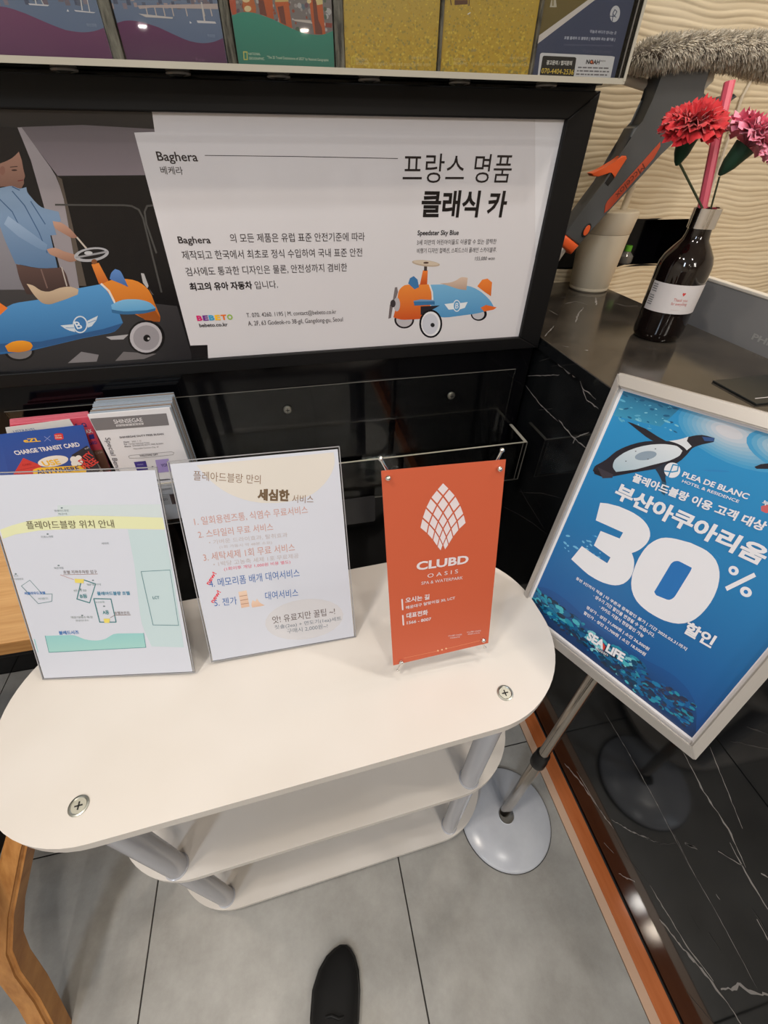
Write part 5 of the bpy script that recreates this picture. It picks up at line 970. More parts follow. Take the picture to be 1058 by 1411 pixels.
# ------------------------------------------------------------------ wall holder for leaflets (clear acrylic)
wh = empty('leaflet_rack', 'long clear acrylic leaflet pocket screwed to the black wall', 'rack', (-.03, YW, .66))
YF = .883
loc(box('back_plate', -.628, .9815, .655, .566, .9835, .9505, 'clear'), wh); loc(box('plate_edge', -.628, .9812, .9505, .566, .9836, .9514, 'clear_edge_dim'), wh)
loc(box('front_plate', -.60, YF, .661, .592, YF + .004, .785, 'clear'), wh); loc(box('front_edge', -.60, YF, .785, .592, YF + .004, .7862, 'clear_edge'), wh)
loc(box('side_plate', .582, YF + .004, .661, .592, .981, .785, 'clear'), wh); loc(box('side_edge', .584, YF + .004, .785, .592, .981, .7862, 'clear_edge'), wh)
loc(box('corner_strip', .5905, YF - .0005, .661, .593, YF + .0005, .785, 'clear_edge_dim'), wh); loc(box('corner_strip', .5795, YF - .0005, .661, .581, YF + .0005, .785, 'clear_edge_dim'), wh)
loc(box('bottom_edge', -.60, YF, .6595, .592, YF + .004, .661, 'clear_edge_dim'), wh)
loc(box('bottom_plate', -.60, YF + .004, .6595, .592, .981, .6625, 'clear'), wh)
loc(box('divider', .03, YF + .004, .661, .033, .981, .785, 'clear'), wh)
loc(box('price_pocket', .07, YF - .004, .584, .168, YF, .6595, 'clear_edge_dim'), wh) if 0 else None
bm = bmesh.new(); prism(bm, rrect(.02, .574, .168, .668, .005, 3), 0, .0015); o = mesh_obj('label_pocket', bm, mat('smoky_plastic', (44, 44, 46), .15), wh)
o.matrix_local = wh.matrix_basis.inverted() @ basis((0, YF - .0006, 0), (1, 0, 0), (0, 0, 1))
def screw(bm, x, y, z, r, axis='y'):
    m0 = Matrix.Rotation(math.radians(90), 4, 'X') if axis == 'y' else Matrix()
    b2 = bmesh.new(); lathe(b2, [(r, 0), (r, r * .15), (r * .8, r * .4), (r * .3, r * .5), (.0002, r * .5)], 20)
    for q in b2.verts: q.co = m0 @ q.co + Vector((x, y, z))
    me = bpy.data.meshes.new('tmp'); b2.to_mesh(me); b2.free(); bm.from_mesh(me); bpy.data.meshes.remove(me)
for sx, sz in ((-.031, .896), (.395, .893)):
    bm = bmesh.new(); screw(bm, sx, .9815, sz, .0105); s_ = loc(mesh_obj('screw', bm, 'zinc', smooth=True), wh)
    bm = bmesh.new(); bx(bm, sx - .005, .9758, sz - .0009, sx + .005, .9772, sz + .0009); bx(bm, sx - .0009, .9758, sz - .005, sx + .0009, .9772, sz + .005)
    c_ = mesh_obj('cross_slot', bm, 'black_plastic', s_)

# leaflets in the rack
def stack(name, label, x0, x1, z0, z1, y0, y1, n, face_m, lean=.0, key=None, rect=None, group=None, jit=.0015, seed=1, side='leaf_side', top='leaf_grey'):
    rnd = random.Random(seed)
    e_ = empty(name, label, 'leaflets', ((x0 + x1) / 2, y1, z0), group)
    for i in range(n):
        yy = y0 + (y1 - y0) * i / n; j = rnd.uniform(-jit, jit); jz = rnd.uniform(-jit, jit)
        m_ = face_m if i == 0 else (top if i % 3 else side)
        xo = (i * .0006)
        o = loc(box('sheet', x0 + j - lean * i, yy, z0 + jz, x1 + j - lean * i, yy + (y1 - y0) / n * .82, z1 + jz + i * .0004, m_), e_)
    if key: art(key, e_, rect, world=True)
    return e_
stack('leaflet_stack', 'thick stack of white leaflets with a grey header, in the wall rack', -.430, -.2705, .664, .968, .8955, .965, 14, 'paper', 0, 'shinsegae', (-430, 664, -270.5, 968), top='leaf_grey')
t = empty('leaflet', 'blue transit card leaflet with yellow lettering at the front of the rack', 'leaflet', (-.53, .886, .70))
E_ = ART['ezl']; P0 = E_[3][0][1]; 
bm = bmesh.new(); Q = [(x / 1000, y / 1000) for x, y in P0]; Q = [Q[0], Q[1], Q[2], Q[3], Q[4]]
Q = [(ART['ezl'][3][1][1][0][0] / 1000, ART['ezl'][3][1][1][0][1] / 1000), Q[1], Q[2], Q[3], (Q[4][0] - .04, Q[4][1])]
prism(bm, Q, -.0012, 0); o = mesh_obj('card', bm, mat('blue_card', (40, 78, 160), .35)); o.parent = t; o.matrix_local = t.matrix_basis.inverted() @ basis((0, .885, 0), (1, 0, 0), (0, 0, 1))
t.location = (-.53, .886, .70)
art('ezl', t, (-800, 600, 200, 1100), world=True, m='print_gloss')
for i, (dx, dy, dz) in enumerate(((0, 0, 0), (-.004, .012, .002), (-.010, .024, .0))):
    lb = ('pink leaflet with dark lettering behind the blue card leaflet', 'pink leaflet second from the front of the pink ones', 'rearmost pink leaflet in the wall rack')[i]
    t = empty('pink_leaflet', lb, 'leaflet', (-.50, .926 + dy, .70), 'pink leaflets in the wall rack')
    P0 = ART['pink'][3][0][1]; Q = [(x / 1000 + dx, y / 1000 + dz) for x, y in P0]
    bm = bmesh.new(); prism(bm, Q, -.004, 0); o = mesh_obj('card', bm, 'leaf_pink'); o.parent = t
    o.matrix_local = t.matrix_basis.inverted() @ basis((0, .925 + dy, 0), (1, 0, 0), (0, 0, 1))
    if i == 0: art('pink', t, (-800, 600, 200, 1100), world=True)
t = empty('white_leaflet', 'white leaflet edge between the blue and the pink leaflets', 'leaflet', (-.54, .906, .70))
Q = [(x / 1000, y / 1000) for x, y in ART['white'][3][0][1]]; Q = [Q[0], Q[1], (Q[2][0] + .02, .72), (Q[3][0] + .02, .72)]
bm = bmesh.new(); prism(bm, Q, -.001, 0); o = mesh_obj('card', bm, 'paper'); o.parent = t; o.matrix_local = t.matrix_basis.inverted() @ basis((0, .905, 0), (1, 0, 0), (0, 0, 1))
art('white', t, (-800, 600, 200, 1100), world=True)

# ------------------------------------------------------------------ brochure holder above the frame
bh = empty('brochure_holder', 'clear acrylic brochure holder with six pockets above the black frame', 'holder', (0, YW, 1.471))
HB, HT, HF = 1.4715, 1.74, .886
loc(box('bottom_plate', -.80, HF, HB, .593, .984, HB + .003, 'clear'), bh)
loc(box('front_lip', -.80, HF - .0015, HB - .0005, .593, HF + .001, HB + .0065, 'clear_edge'), bh)
loc(box('front_plate', -.80, HF - .001, HB + .0065, .593, HF + .0005, HT, 'clear'), bh)
loc(box('back_plate', -.80, .977, HB + .003, .593, .980, HT, 'clear'), bh)
for xa, xb in ((-.1835, -.1695), (-.0345, -.0225), (.1175, .1305), (.2722, .2768), (.4242, .4292)):
    bm = bmesh.new(); bx(bm, xa, HF + .002, HB + .003, xb, .977, HT, 0, .001); loc(mesh_obj('divider', bm, 'divider'), bh)
loc(box('side_plate', .584, HF + .001, HB + .003, .593, .977, HT, 'clear'), bh)
loc(box('side_edge', .589, HF - .002, HB + .003, .5935, HF - .0003, HT, 'clear_edge'), bh); loc(box('side_edge', .5795, HF - .002, HB + .006, .5812, HF - .0005, HT, 'clear_edge_dim'), bh)
for i, x in enumerate((-.262, -.11, .035, .175, .325, .48)):
    bm = bmesh.new(); lathe(bm, [(.017, -.003), (.018, -.001), (.017, 0), (.014, 0), (.013, -.002)], 28, x, .935, cap=False); o = mesh_obj('bumper_ring', bm, 'clear_edge_dim', smooth=True); loc(o, bh); o.location.z += HB
    bm = bmesh.new(); lathe(bm, [(.013, -.002), (.006, -.004), (.0003, -.0045)], 28, x, .935, cap=False); o = mesh_obj('bumper', bm, 'clear', smooth=True); loc(o, bh); o.location.z += HB
BR = (('brochure1', -.78, -.1852, 'purple harbour brochure in the leftmost pocket'), ('brochure2', -.168, -.036, 'purple harbour brochure right of the leftmost one'),
      ('brochure3', -.0205, .1158, 'green brochure with orange pillars in the third pocket'), ('brochure4', .132, .271, 'yellow flower field brochure beside the green one'),
      ('brochure5', .278, .423, 'yellow flower field brochure beside the navy one'), ('brochure6', .4305, .5775, 'navy and olive brochure with a white advert sticker'))
for k, x0, x1, lb in BR:
    t = empty('brochure', lb, 'brochure', ((x0 + x1) / 2, .90, HB + .0035), 'brochures in the clear holder')
    loc(box('pages', x0, .8936, HB + .0035, x1, .906, HT - .02, 'paper'), t)
    art(k, t, (x0 * 1000, HB * 1000 + 3.5, x1 * 1000, (HT - .02) * 1000), world=True, step=.00003, m='print', fill=True)

# ------------------------------------------------------------------ three-tier table
ZT = .796
tb = empty('side_table', 'cream three-tier side table with rounded ends, in front of the black wall', 'table', (-.053, .353, 0)); tb.rotation_euler = (0, 0, math.radians(2.4))
def plate(name, cx, cy, w, d, z1, th):
    bm = bmesh.new(); prism(bm, rrect(cx - w / 2, cy - d / 2, cx + w / 2, cy + d / 2, min(d / 2 - .012, .152), 16), z1 - th, z1, .004, 3); return mesh_obj(name, bm, 'cream', tb, True)
plate('top_shelf', 0, 0, .816, .330, ZT, .018); plate('middle_shelf', .010, .012, .800, .318, .423, .016); plate('bottom_shelf', .008, .010, .80, .318, .053, .016)
LG = ((-.276, -.122), (.285, -.122), (-.276, .125), (.285, .125))
for i, (x, y) in enumerate(LG):
    bm = bmesh.new()
    for a, c in ((.053, .407), (.423, ZT - .018)): lathe(bm, [(.0205, a), (.0205, a + .002), (.0185, a + .003), (.0185, c)], 28, x, y)
    lathe(bm, [(.016, 0), (.018, .004), (.018, .037)], 24, x, y)
    mesh_obj('leg', bm, 'leg', tb, True)
    b2 = bmesh.new(); lathe(b2, [(.0115, ZT), (.0115, ZT + .0012), (.0095, ZT + .0018), (.0085, ZT + .0008), (.0002, ZT + .0008)], 28, x, y, cap=False); s_ = mesh_obj('screw_cap', b2, 'zinc', tb, True)
    b3 = bmesh.new(); bx(b3, x - .0045, y - .0008, ZT + .0009, x + .0045, y + .0008, ZT + .0013); bx(b3, x - .0008, y - .0045, ZT + .0009, x + .0008, y + .0045, ZT + .0013)
    mesh_obj('cross_slot', b3, 'black_plastic', s_)

# ------------------------------------------------------------------ laminated signs on the table
def sheet_sign(name, label, key, w, h, rect, wave=0, prop=True, drop=.0022, cover=.0):
    O, U, V_, _ = ART[key]; Mx = basis(O, U, V_)
    t = empty(name, label, 'sign', matrix=Mx)
    bm = bmesh.new(); prism(bm, rrect(-.003, -drop, w + .003, h + .004, .004, 3), -.0012, -.0004); mesh_obj('clear_sleeve', bm, 'clear', t)
    bm = bmesh.new()
    for q in ((-.003, -drop, -.0018, h + .004), (w + .0018, -drop, w + .003, h + .004), (-.003, h + .0028, w + .003, h + .004), (-.003, -drop, w + .003, -drop + .0012)): bx(bm, q[0], q[1], -.0014, q[2], q[3], .0002)
    mesh_obj('sleeve_edge', bm, 'sleeve_edge', t)
    bm = bmesh.new(); bx(bm, 0, 0, -.0004, w, h, 0); mesh_obj('paper', bm, 'sheet_paper', t)
    art(key, t, rect, m='print_gloss', tone=.93)
    return t
s1 = sheet_sign('map_sign', 'laminated map sign with a pale yellow band, leaning left on the table', 'sheet1', .2165, .304, (2, 2, 215, 302))
s2 = sheet_sign('service_sign', 'laminated service list sign in the middle of the white table', 'sheet2', .2165, .3035, (2, 2, 215, 302))
for t, w in ((s1, .2165), (s2, .2165)):   # a clear prop foot behind each sheet, down to the table
    Mx = t.matrix_basis; back = []
    N = Mx.col[2].xyz; top = Mx @ Vector((w / 2, .16, -.0014)); foot = Vector((top.x - N.x * .05 / max(.1, abs(N.y)), top.y + .055, ZT + .0022)); u = Mx.col[0].xyz * .03
    bm = bmesh.new(); vs = [bm.verts.new(Mx.inverted() @ p) for p in (top - u, top + u, foot + u, foot - u)]; f = bm.faces.new(vs)
    ge = bmesh.ops.extrude_face_region(bm, geom=[f]); bmesh.ops.translate(bm, verts=[v for v in ge['geom'] if isinstance(v, bmesh.types.BMVert)], vec=(0, .0, -.0015)); bmesh.ops.recalc_face_normals(bm, faces=bm.faces)
    mesh_obj('prop_foot', bm, 'clear', t)

# ------------------------------------------------------------------ small orange-red banner on an X stand
O, U, V_, _ = ART['club']; bn = empty('table_banner', 'orange-red mini banner with a white leaf logo on a chrome stand', 'banner', matrix=basis(O, U, V_))
bm = bmesh.new(); prism(bm, [(.001, -.0025), (.149, .002), (.152, .2965), (.0755, .300), (.0005, .303)], -.0007, 0); mesh_obj('banner_sheet', bm, 'red_ban', bn)
art('club', bn, (0, -5, 152, 303), m='print')
for a, b_, kx, ky in (((.0027, .3139), (.1455, -.0088), .0075, .2945), ((.1513, .3049), (.0084, -.0168), .1436, .2867)):
    bm = bmesh.new(); tube(bm, [(a[0], a[1], -.010), ((a[0] + b_[0]) / 2, (a[1] + b_[1]) / 2, -.016), (b_[0], b_[1], -.003)], .0019, 10)
    sphere(bm, (a[0], a[1], -.010), .0031); sphere(bm, (b_[0], b_[1], -.003), .0024); mesh_obj('cross_rod', bm, 'chrome', bn, True)
for kx, ky in ((.0075, .2945), (.1436, .2867), (.0124, .0035), (.1395, .013)):
    bm = bmesh.new(); sphere(bm, (kx, ky, .0026), .0035, 14); tube(bm, [(kx, ky, .002), (kx + (.008 if kx < .07 else -.008), ky + (-.008 if ky > .1 else .008), -.011)], .0009, 6); mesh_obj('ball_clip', bm, 'chrome', bn, True)
bm = bmesh.new(); tube(bm, [(.077, .145, -.016), (.077, .03, -.075), (.077, .008, -.088)], .0022, 10); mesh_obj('rear_leg', bm, 'chrome', bn, True)

# ------------------------------------------------------------------ blue poster stand
O, U, V_, _ = ART['sea']; SB = basis(O, U, V_)
st = empty('poster_stand', 'silver framed blue penguin discount poster on a steel pole, beside the counter', 'stand', (.402, .238, 0))
def inst(o): o.parent = st; o.matrix_local = st.matrix_basis.inverted() @ SB; return o
SW, SH = .310, .4375
def snap(name, pts, edge):
    bm = bmesh.new(); a = [bm.verts.new((p[0], p[1], -.008)) for p in pts]; n_ = len(pts)
    zt = [edge[i] for i in range(4)]; c = [bm.verts.new((p[0], p[1], z)) for p, z in zip(pts, zt)]
    bm.faces.new(a[::-1]); bm.faces.new(c)
    for i in range(4): bm.faces.new((a[i], a[(i + 1) % 4], c[(i + 1) % 4], c[i]))
    bmesh.ops.recalc_face_normals(bm, faces=bm.faces)
    bmesh.ops.bevel(bm, geom=list(bm.edges), offset=.0018, segments=2, affect='EDGES', clamp_overlap=True); return inst(mesh_obj(name, bm, 'alu', smooth=True))
a_, b_ = .011, .0165
i0, i1, j0, j1 = a_, SW - a_ - .002, b_ + .004, SH - .0165
for pts in ([(0, 0), (SW, 0), (i1, j0), (i0, j0)], [(SW, 0), (SW, SH), (i1, j1), (i1, j0)], [(SW, SH), (0, SH), (i0, j1), (i1, j1)], [(0, SH), (0, 0), (i0, j0), (i0, j1)]):
    snap('frame_rail', pts, (.006, .006, .0105, .0105))
bm = bmesh.new(); bx(bm, .004, .004, -.010, SW - .004, SH - .004, -.0086); inst(mesh_obj('back_board', bm, 'alu'))
bm = bmesh.new(); bx(bm, i0 - .002, j0 - .002, -.0008, i1 + .002, j1 + .002, 0); inst(mesh_obj('poster', bm, 'paper'))
art('sea', st, (i0 * 1000 + 4, j0 * 1000 + 4, i1 * 1000 - 4, j1 * 1000 - 4), m='print_gloss', world=True, step=.00003, fill=True)
bm = bmesh.new(); lathe(bm, [(.112, 0), (.118, .002), (.121, .006), (.120, .010), (.116, .013), (.06, .019), (.022, .022), (.02, .024)], 64, cap=False); mesh_obj('base_disc', bm, 'base_white', st, True)
bm = bmesh.new(); lathe(bm, [(.119, .0005), (.1225, .002), (.1225, .005), (.1205, .006)], 64, cap=False); mesh_obj('rubber_rim', bm, 'black_plastic', st, True)
pb = Vector((0, .0085, .018)); pt_w = SB @ Vector((.155, .05, -.030)); pt = pt_w - Vector((.402, .238, 0))
pv = Vector((.0185, .026, .742)); dirv = (pv - pb)
P = lambda k: pb + dirv * k
bm = bmesh.new(); tube(bm, [P(0), P(.52)], .0128, 24); mesh_obj('lower_pole', bm, 'steel', st, True)
bm = bmesh.new(); tube(bm, [P(.50), P(1.015)], .0108, 24); mesh_obj('upper_pole', bm, 'steel', st, True)
bm = bmesh.new(); tube(bm, [P(.475), P(.478), P(.51), P(.513), P(.545), P(.55)], [.014, .0165, .0165, .0150, .0150, .0125], 24); mesh_obj('black_collar', bm, 'black_plastic', st, True)
bm = bmesh.new(); bx(bm, .125, .01, -.034, .175, .09, -.0102, 0, .003); inst(mesh_obj('tilt_bracket', bm, 'black_plastic'))

# ------------------------------------------------------------------ things on the counter
cup = empty('tumbler', 'ivory lidded tumbler behind the grey mop handle on the counter', 'cup', (.990, 1.372, ZC))
bm = bmesh.new(); lathe(bm, [(.056, 0), (.060, .004), (.0605, .010), (.0598, .0108), (.0605, .0116), (.0725, .158)], 40); mesh_obj('cup_body', bm, 'cup', cup, True)
bm = bmesh.new(); lathe(bm, [(.0722, .1585), (.0735, .160), (.080, .206), (.079, .213), (.074, .216), (.066, .2155), (.0002, .213)], 40, cap=False); mesh_obj('lid', bm, 'cup', cup, True)
bm = bmesh.new(); tube(bm, [(.040, .0, .21), (.047, .0, .275)], .0095, 16); mesh_obj('spout', bm, 'cup', cup, True)

bt = empty('flower_bottle', 'dark brown bottle with a white label and silver neck holding carnations', 'bottle', (.898, .925, ZC))
BS = 1.0
bm = bmesh.new(); lathe(bm, [(.040, 0), (.048, .002), (.0535, .010), (.0555, .022), (.0555, .154), (.054, .165), (.049, .178), (.038, .193), (.027, .207), (.0245, .217), (.023, .233)], 48); mesh_obj('bottle_body', bm, 'bottle', bt, True)
bm = bmesh.new(); lathe(bm, [(.0255, .228), (.027, .229), (.027, .264), (.025, .265), (.0225, .264), (.0225, .252)], 40, cap=False); mesh_obj('neck_ring', bm, 'chrome', bt, True)
bm = bmesh.new(); a0, a1 = math.radians(170), math.radians(318); SG = 40
for i in range(SG):
    t0 = a0 + (a1 - a0) * i / SG; t1 = a0 + (a1 - a0) * (i + 1) / SG; R_ = .0559
    bm.faces.new([bm.verts.new((R_ * math.cos(a), R_ * math.sin(a), z)) for a, z in ((t0, .068), (t1, .068), (t1, .128), (t0, .128))])
bmesh.ops.remove_doubles(bm, verts=bm.verts, dist=1e-6); lab = mesh_obj('label', bm, 'label', bt, True)
V, F, Cc = [], [], []
for t, x, y, x1, h, c in (('Thank you', 62, 27, 92, 6, (196, 92, 84)), ('for everything', 60, 19, 94, 6, (196, 92, 84)), ('―――――', 64, 8, 82, 1, (180, 110, 100))):
    text_into(V, F, Cc, t, x, y, x1, y, h, c, 0)
rl = random.Random(2)
for i in range(10):     # the fine print, too small to read
    if i == 4: continue
    x_ = 3.0
    while x_ < 17:
        w_ = rl.uniform(.8, 2.6); n0 = len(V); V += [(x / 1000, y / 1000, 0) for x, y in ((x_, 53 - i * 4.6), (x_ + w_, 53 - i * 4.6), (x_ + w_, 55 - i * 4.6), (x_, 55 - i * 4.6))]
        F.append((n0, n0 + 1, n0 + 2, n0 + 3)); Cc += [rgb((96, 96, 102))] * 4; x_ += w_ + .5
h0 = len(V); hp = [(0, -4), (3.4, .5), (3, 3), (1.5, 3.6), (0, 2), (-1.5, 3.6), (-3, 3), (-3.4, .5)]
V += [((78 + x) / 1000, (42 + y) / 1000, 0) for x, y in hp]; F.append(tuple(range(h0, h0 + 8))); Cc += [rgb((206, 70, 70))] * 8
V = [(.0561 * math.cos(a0 + x / .0561), .0561 * math.sin(a0 + x / .0561), .068 + y) for x, y, z in V]
letter_obj('lettering', V, F, Cc, 'print', lab, 0)

def carnation(name, label, c, r, axis, pm, seed, group):
    rnd = random.Random(seed); t = empty(name, label, 'flower', c, group); ax = Vector(axis).normalized()
    u = ax.orthogonal().normalized(); v = ax.cross(u)
    bm = bmesh.new()
    for layer, (n_, rr, tilt) in enumerate(((13, 1.0, 78), (12, .97, 62), (11, .90, 48), (10, .80, 34), (9, .68, 20), (7, .52, 8))):
        for i in range(n_):
            a = 2 * math.pi * (i + rnd.uniform(-.3, .3)) / n_ + layer * .4; tl = math.radians(tilt + rnd.uniform(-9, 9))
            out = u * math.cos(a) + v * math.sin(a); side = ax.cross(out)
            L = r * rr * rnd.uniform(.88, 1.08); NU, NV = 7, 14; g_ = []; wd = L * .62; ph = rnd.uniform(0, 6)
            for iu in range(NU + 1):
                s = iu / NU; row = []
                th = tl * (.35 + .65 * s); d = out * math.sin(th) + ax * math.cos(th); nrm = out * math.cos(th) - ax * math.sin(th)
                for iv in range(NV + 1):
                    w = iv / NV * 2 - 1; hw = wd * (.12 + .88 * s ** .7) * .5 * 1.5
                    zig = (L * .10 * ((iv % 2) - .5) + rnd.uniform(-.03, .03) * L) if iu == NU else 0
                    p = d * (L * s * (1 - .14 * w * w) + zig) + side * (w * hw) + nrm * (math.sin(w * 7 + ph) * L * .07 * s + math.sin(w * 15 + ph * 2) * L * .03 * s * s)
                    row.append(bm.verts.new(p))
                g_.append(row)
            for iu in range(NU):
                for iv in range(NV): bm.faces.new((g_[iu][iv], g_[iu][iv + 1], g_[iu + 1][iv + 1], g_[iu + 1][iv]))
    o = mesh_obj('petals', bm, pm, t, False); o['kind'] = 'stuff'
    for p_ in o.data.polygons: p_.use_smooth = True
    bm = bmesh.new(); q = r * .02
    tube(bm, [ax * q, ax * -.012, ax * -.030, ax * -.044, ax * -.050], [r * .36, r * .30, r * .24, r * .13, .003], 12); mesh_obj('calyx', bm, 'green', t, True)
    return t
mouth = Vector((.900, .925, ZC + .246))
fl = Vector((.778, .915, 1.412)); f1 = carnation('carnation', 'red carnation in the dark bottle', fl, .056, (-.22, -.35, .92), 'red_petal', 3, 'carnations in the bottle')
bm = bmesh.new(); tube(bm, [Vector((.011, .016, -.040)), mouth - fl + Vector((-.019, -.008, .014)), mouth - fl + Vector((-.012, -.004, -.02))], .0022, 8); mesh_obj('stem', bm, 'stem', f1, True)
fl2 = Vector((.922, .925, 1.394)); f2 = carnation('carnation', 'pink carnation at the right of the red one', fl2, .060, (.38, -.28, .88), 'pink_petal', 8, 'carnations in the bottle')
bm = bmesh.new(); tube(bm, [Vector((-.018, .012, -.046)), mouth - fl2 + Vector((.012, 0, -.02))], .0018, 8); mesh_obj('stem', bm, 'stem', f2, True)
rod = empty('flower_pen', 'pink rod standing in the bottle behind the red carnation', 'pen', mouth + Vector((-.002, .002, -.03)))
bm = bmesh.new(); tube(bm, [(0, 0, 0), (-.020, .03, .16), (-.026, .045, .238)], .0092, 8); mesh_obj('shaft', bm, 'pink_rod', rod)

# ------------------------------------------------------------------ monitor behind the counter
mo = empty('monitor', 'grey monitor back with embossed lettering behind the counter', 'monitor', (1.11, .6, .78))
bm = bmesh.new(); bx(bm, 1.100, .40, .90, 1.117, 1.06, 1.126, 0, .002); loc(mesh_obj('casing', bm, 'monitor'), mo)
bm = bmesh.new(); bx(bm, 1.0985, .399, 1.1255, 1.118, 1.061, 1.1335, 0, .002); loc(mesh_obj('top_trim', bm, 'monitor_top'), mo)
bm = bmesh.new(); bx(bm, 1.117, .65, .78, 1.15, .80, 1.0, 0, .003); bx(bm, 1.117, .55, .755, 1.30, .90, .78, 0, .003); loc(mesh_obj('stand_foot', bm, 'monitor'), mo)
V, F, Cc = [], [], []; text_into(V, F, Cc, 'PHILIPS', 0, 0, 105, 0, 14, (168, 168, 168), .03)
o = letter_obj('embossed_lettering', V, F, Cc, 'print', mo, 0, mo.matrix_basis.inverted() @ basis((1.0994, .843, 1.041), (0, -1, 0), (0, 0, 1)))
wd_ = box('work_desk', 1.06, -1.0, .73, 1.75, YB - .003, .755, 'desk', bevel=.002); tag(wd_, 'inner work desk behind the marble counter', 'desk')
bm = bmesh.new(); 
reflection_plate = empty('counter_reflection', 'dark plate standing for a reflection on the counter at the right edge', 'reflection_plate', (.93, .63, ZC))  # thin dark plate in place of a reflection in the stone top
bm = bmesh.new(); bx(bm, -.10, -.07, .0003, .16, .035, .004, 0, .001); mesh_obj('plate', bm, mat('dark_reflection', (26, 30, 30), .3), reflection_plate); bm = bmesh.new(); bx(bm, -.085, -.052, .004, .16, -.0505, .0045); mesh_obj('pale_line', bm, 'label', reflection_plate)

# ------------------------------------------------------------------ grey mop with orange trigger leaning behind
K = .93; TY = 1.33 * K
def tw(x, z): return ((x / 1000) * K, 1.4 + (z / 1000 - 1.4) * K)
mp = empty('spray_mop', 'grey spray mop with an orange trigger and fluffy pad leaning over the counter', 'mop', (.78, TY, ZC))
def flat(name, pts, th, m, off=0, bev=.004):
    bm = bmesh.new(); prism(bm, [tw(*p) for p in pts], -th / 2, th / 2, bev, 3); o = mesh_obj(name, bm, m, mp, True)
    o.matrix_local = mp.matrix_basis.inverted() @ basis((0, TY - off, 0), (1, 0, 0), (0, 0, 1)); return o
flat('handle_body', [(814.3, 1198.1), (838.6, 1234.6), (894.6, 1316.9), (926.8, 1375.5), (933.6, 1410.7), (939.7, 1426.4), (948.6, 1430.7), (961.7, 1435.0), (973.5, 1480.2), (968.2, 1550), (1105.4, 1552), (1099.0, 1503.8), (1105.2, 1489.3), (1131.0, 1478.9), (1171.2, 1482.4), (1203.4, 1495.2), (1215.8, 1490.0), (1180.5, 1467.4), (1123.0, 1442.6), (1103.4, 1425.2), (1077.6, 1406.0), (1037.3, 1375.9), (1007.2, 1330.8), (924.8, 1238.4), (871.7, 1167.4)], .044, 'dark_plastic', 0, .012)
flat('orange_collar', [(815.4, 1199.4), (873.0, 1168.5), (853.8, 1145.7), (803.0, 1175.3)], .050, 'orange_plastic', 0, .010)
flat('trigger', [(847.0, 1336.0), (857.1, 1329.3), (872.4, 1328.6), (898.6, 1335.1), (908.6, 1339.8), (921.5, 1324.4), (923.8, 1331.5), (928.2, 1345.7), (943, 1366), (938, 1371.9), (925.6, 1372.2), (911.5, 1361.9), (884.4, 1345.7)], .022, 'orange_plastic', .014, .002)
flat('trigger_slot', [(898.0, 1314.9), (910.6, 1308.7), (924.0, 1326.8), (911.2, 1337.5)], .004, 'black_plastic', .0215, .0005)
inl = flat('side_inlay', [(922.4, 1246.9), (919.0, 1265.0), (922.0, 1275.1), (995.9, 1362.0), (1028.6, 1400.8), (1033.0, 1391.8), (1024.6, 1366.7), (936.2, 1257.1)], .003, 'orange_dull', .0222, .0005)
V, F, Cc = [], [], []; pa = tw(996, 1357); pb2 = tw(939, 1289); text_into(V, F, Cc, 'Mccelox', pa[0] * 1000, pa[1] * 1000, pb2[0] * 1000, pb2[1] * 1000, 15, (96, 44, 34), .0)
letter_obj('lettering', V, F, Cc, 'print', mp, .0240, mp.matrix_basis.inverted() @ basis((0, TY, 0), (1, 0, 0), (0, 0, 1)))
for nm, sc, m_, off in (('button_rim', 1.35, 'black_plastic', .0215), ('lock_button', 1.0, 'orange_plastic', .0225)):
    c = Vector(tw(880.8, 1206.5)); a = Vector((.0052, .0112)) * sc; b2_ = Vector((.0075, -.0045)) * sc * .9
    bm = bmesh.new(); prism(bm, [tuple(c + a * math.cos(t) + b2_ * math.sin(t)) for t in [2 * math.pi * i / 20 for i in range(20)]][::-1], 0, .003, .001)
    o = mesh_obj(nm, bm, m_, mp); o.matrix_local = mp.matrix_basis.inverted() @ basis((0, TY - off, 0), (1, 0, 0), (0, 0, 1))
p0 = tw(838, 1174); p1 = tw(762, 1045)
bm = bmesh.new(); dv = Vector((p1[0] - p0[0], 0, p1[1] - p0[1])); base = Vector((p0[0], TY, p0[1])) - Vector(mp.location); kk = (ZC + .012 - p0[1]) / dv.z
tube(bm, [base - dv * .1, base + dv * kk], .0155, 20); mesh_obj('pole', bm, 'steel', mp, True).data.materials[0] = MAT['alu']
bm = bmesh.new(); px_ = tw(903, 1519); tube(bm, [Vector((px_[0], TY + .03, px_[1])) - mp.location, Vector((px_[0] + .10, TY + .03, px_[1] - .013)) - mp.location], [.009, .012], 16); mesh_obj('squeegee_arm', bm, 'white_plastic', mp, True)
bm = bmesh.new(); q_ = [tw(*p) for p in ((1098, 1500), (1120, 1545), (1150, 1548), (1158, 1520), (1130, 1492))]; prism(bm, q_, 0, .012, .003); o = mesh_obj('hinge_plate', bm, 'white_plastic', mp, True); o.matrix_local = mp.matrix_basis.inverted() @ basis((0, TY + .025, 0), (1, 0, 0), (0, 0, 1))
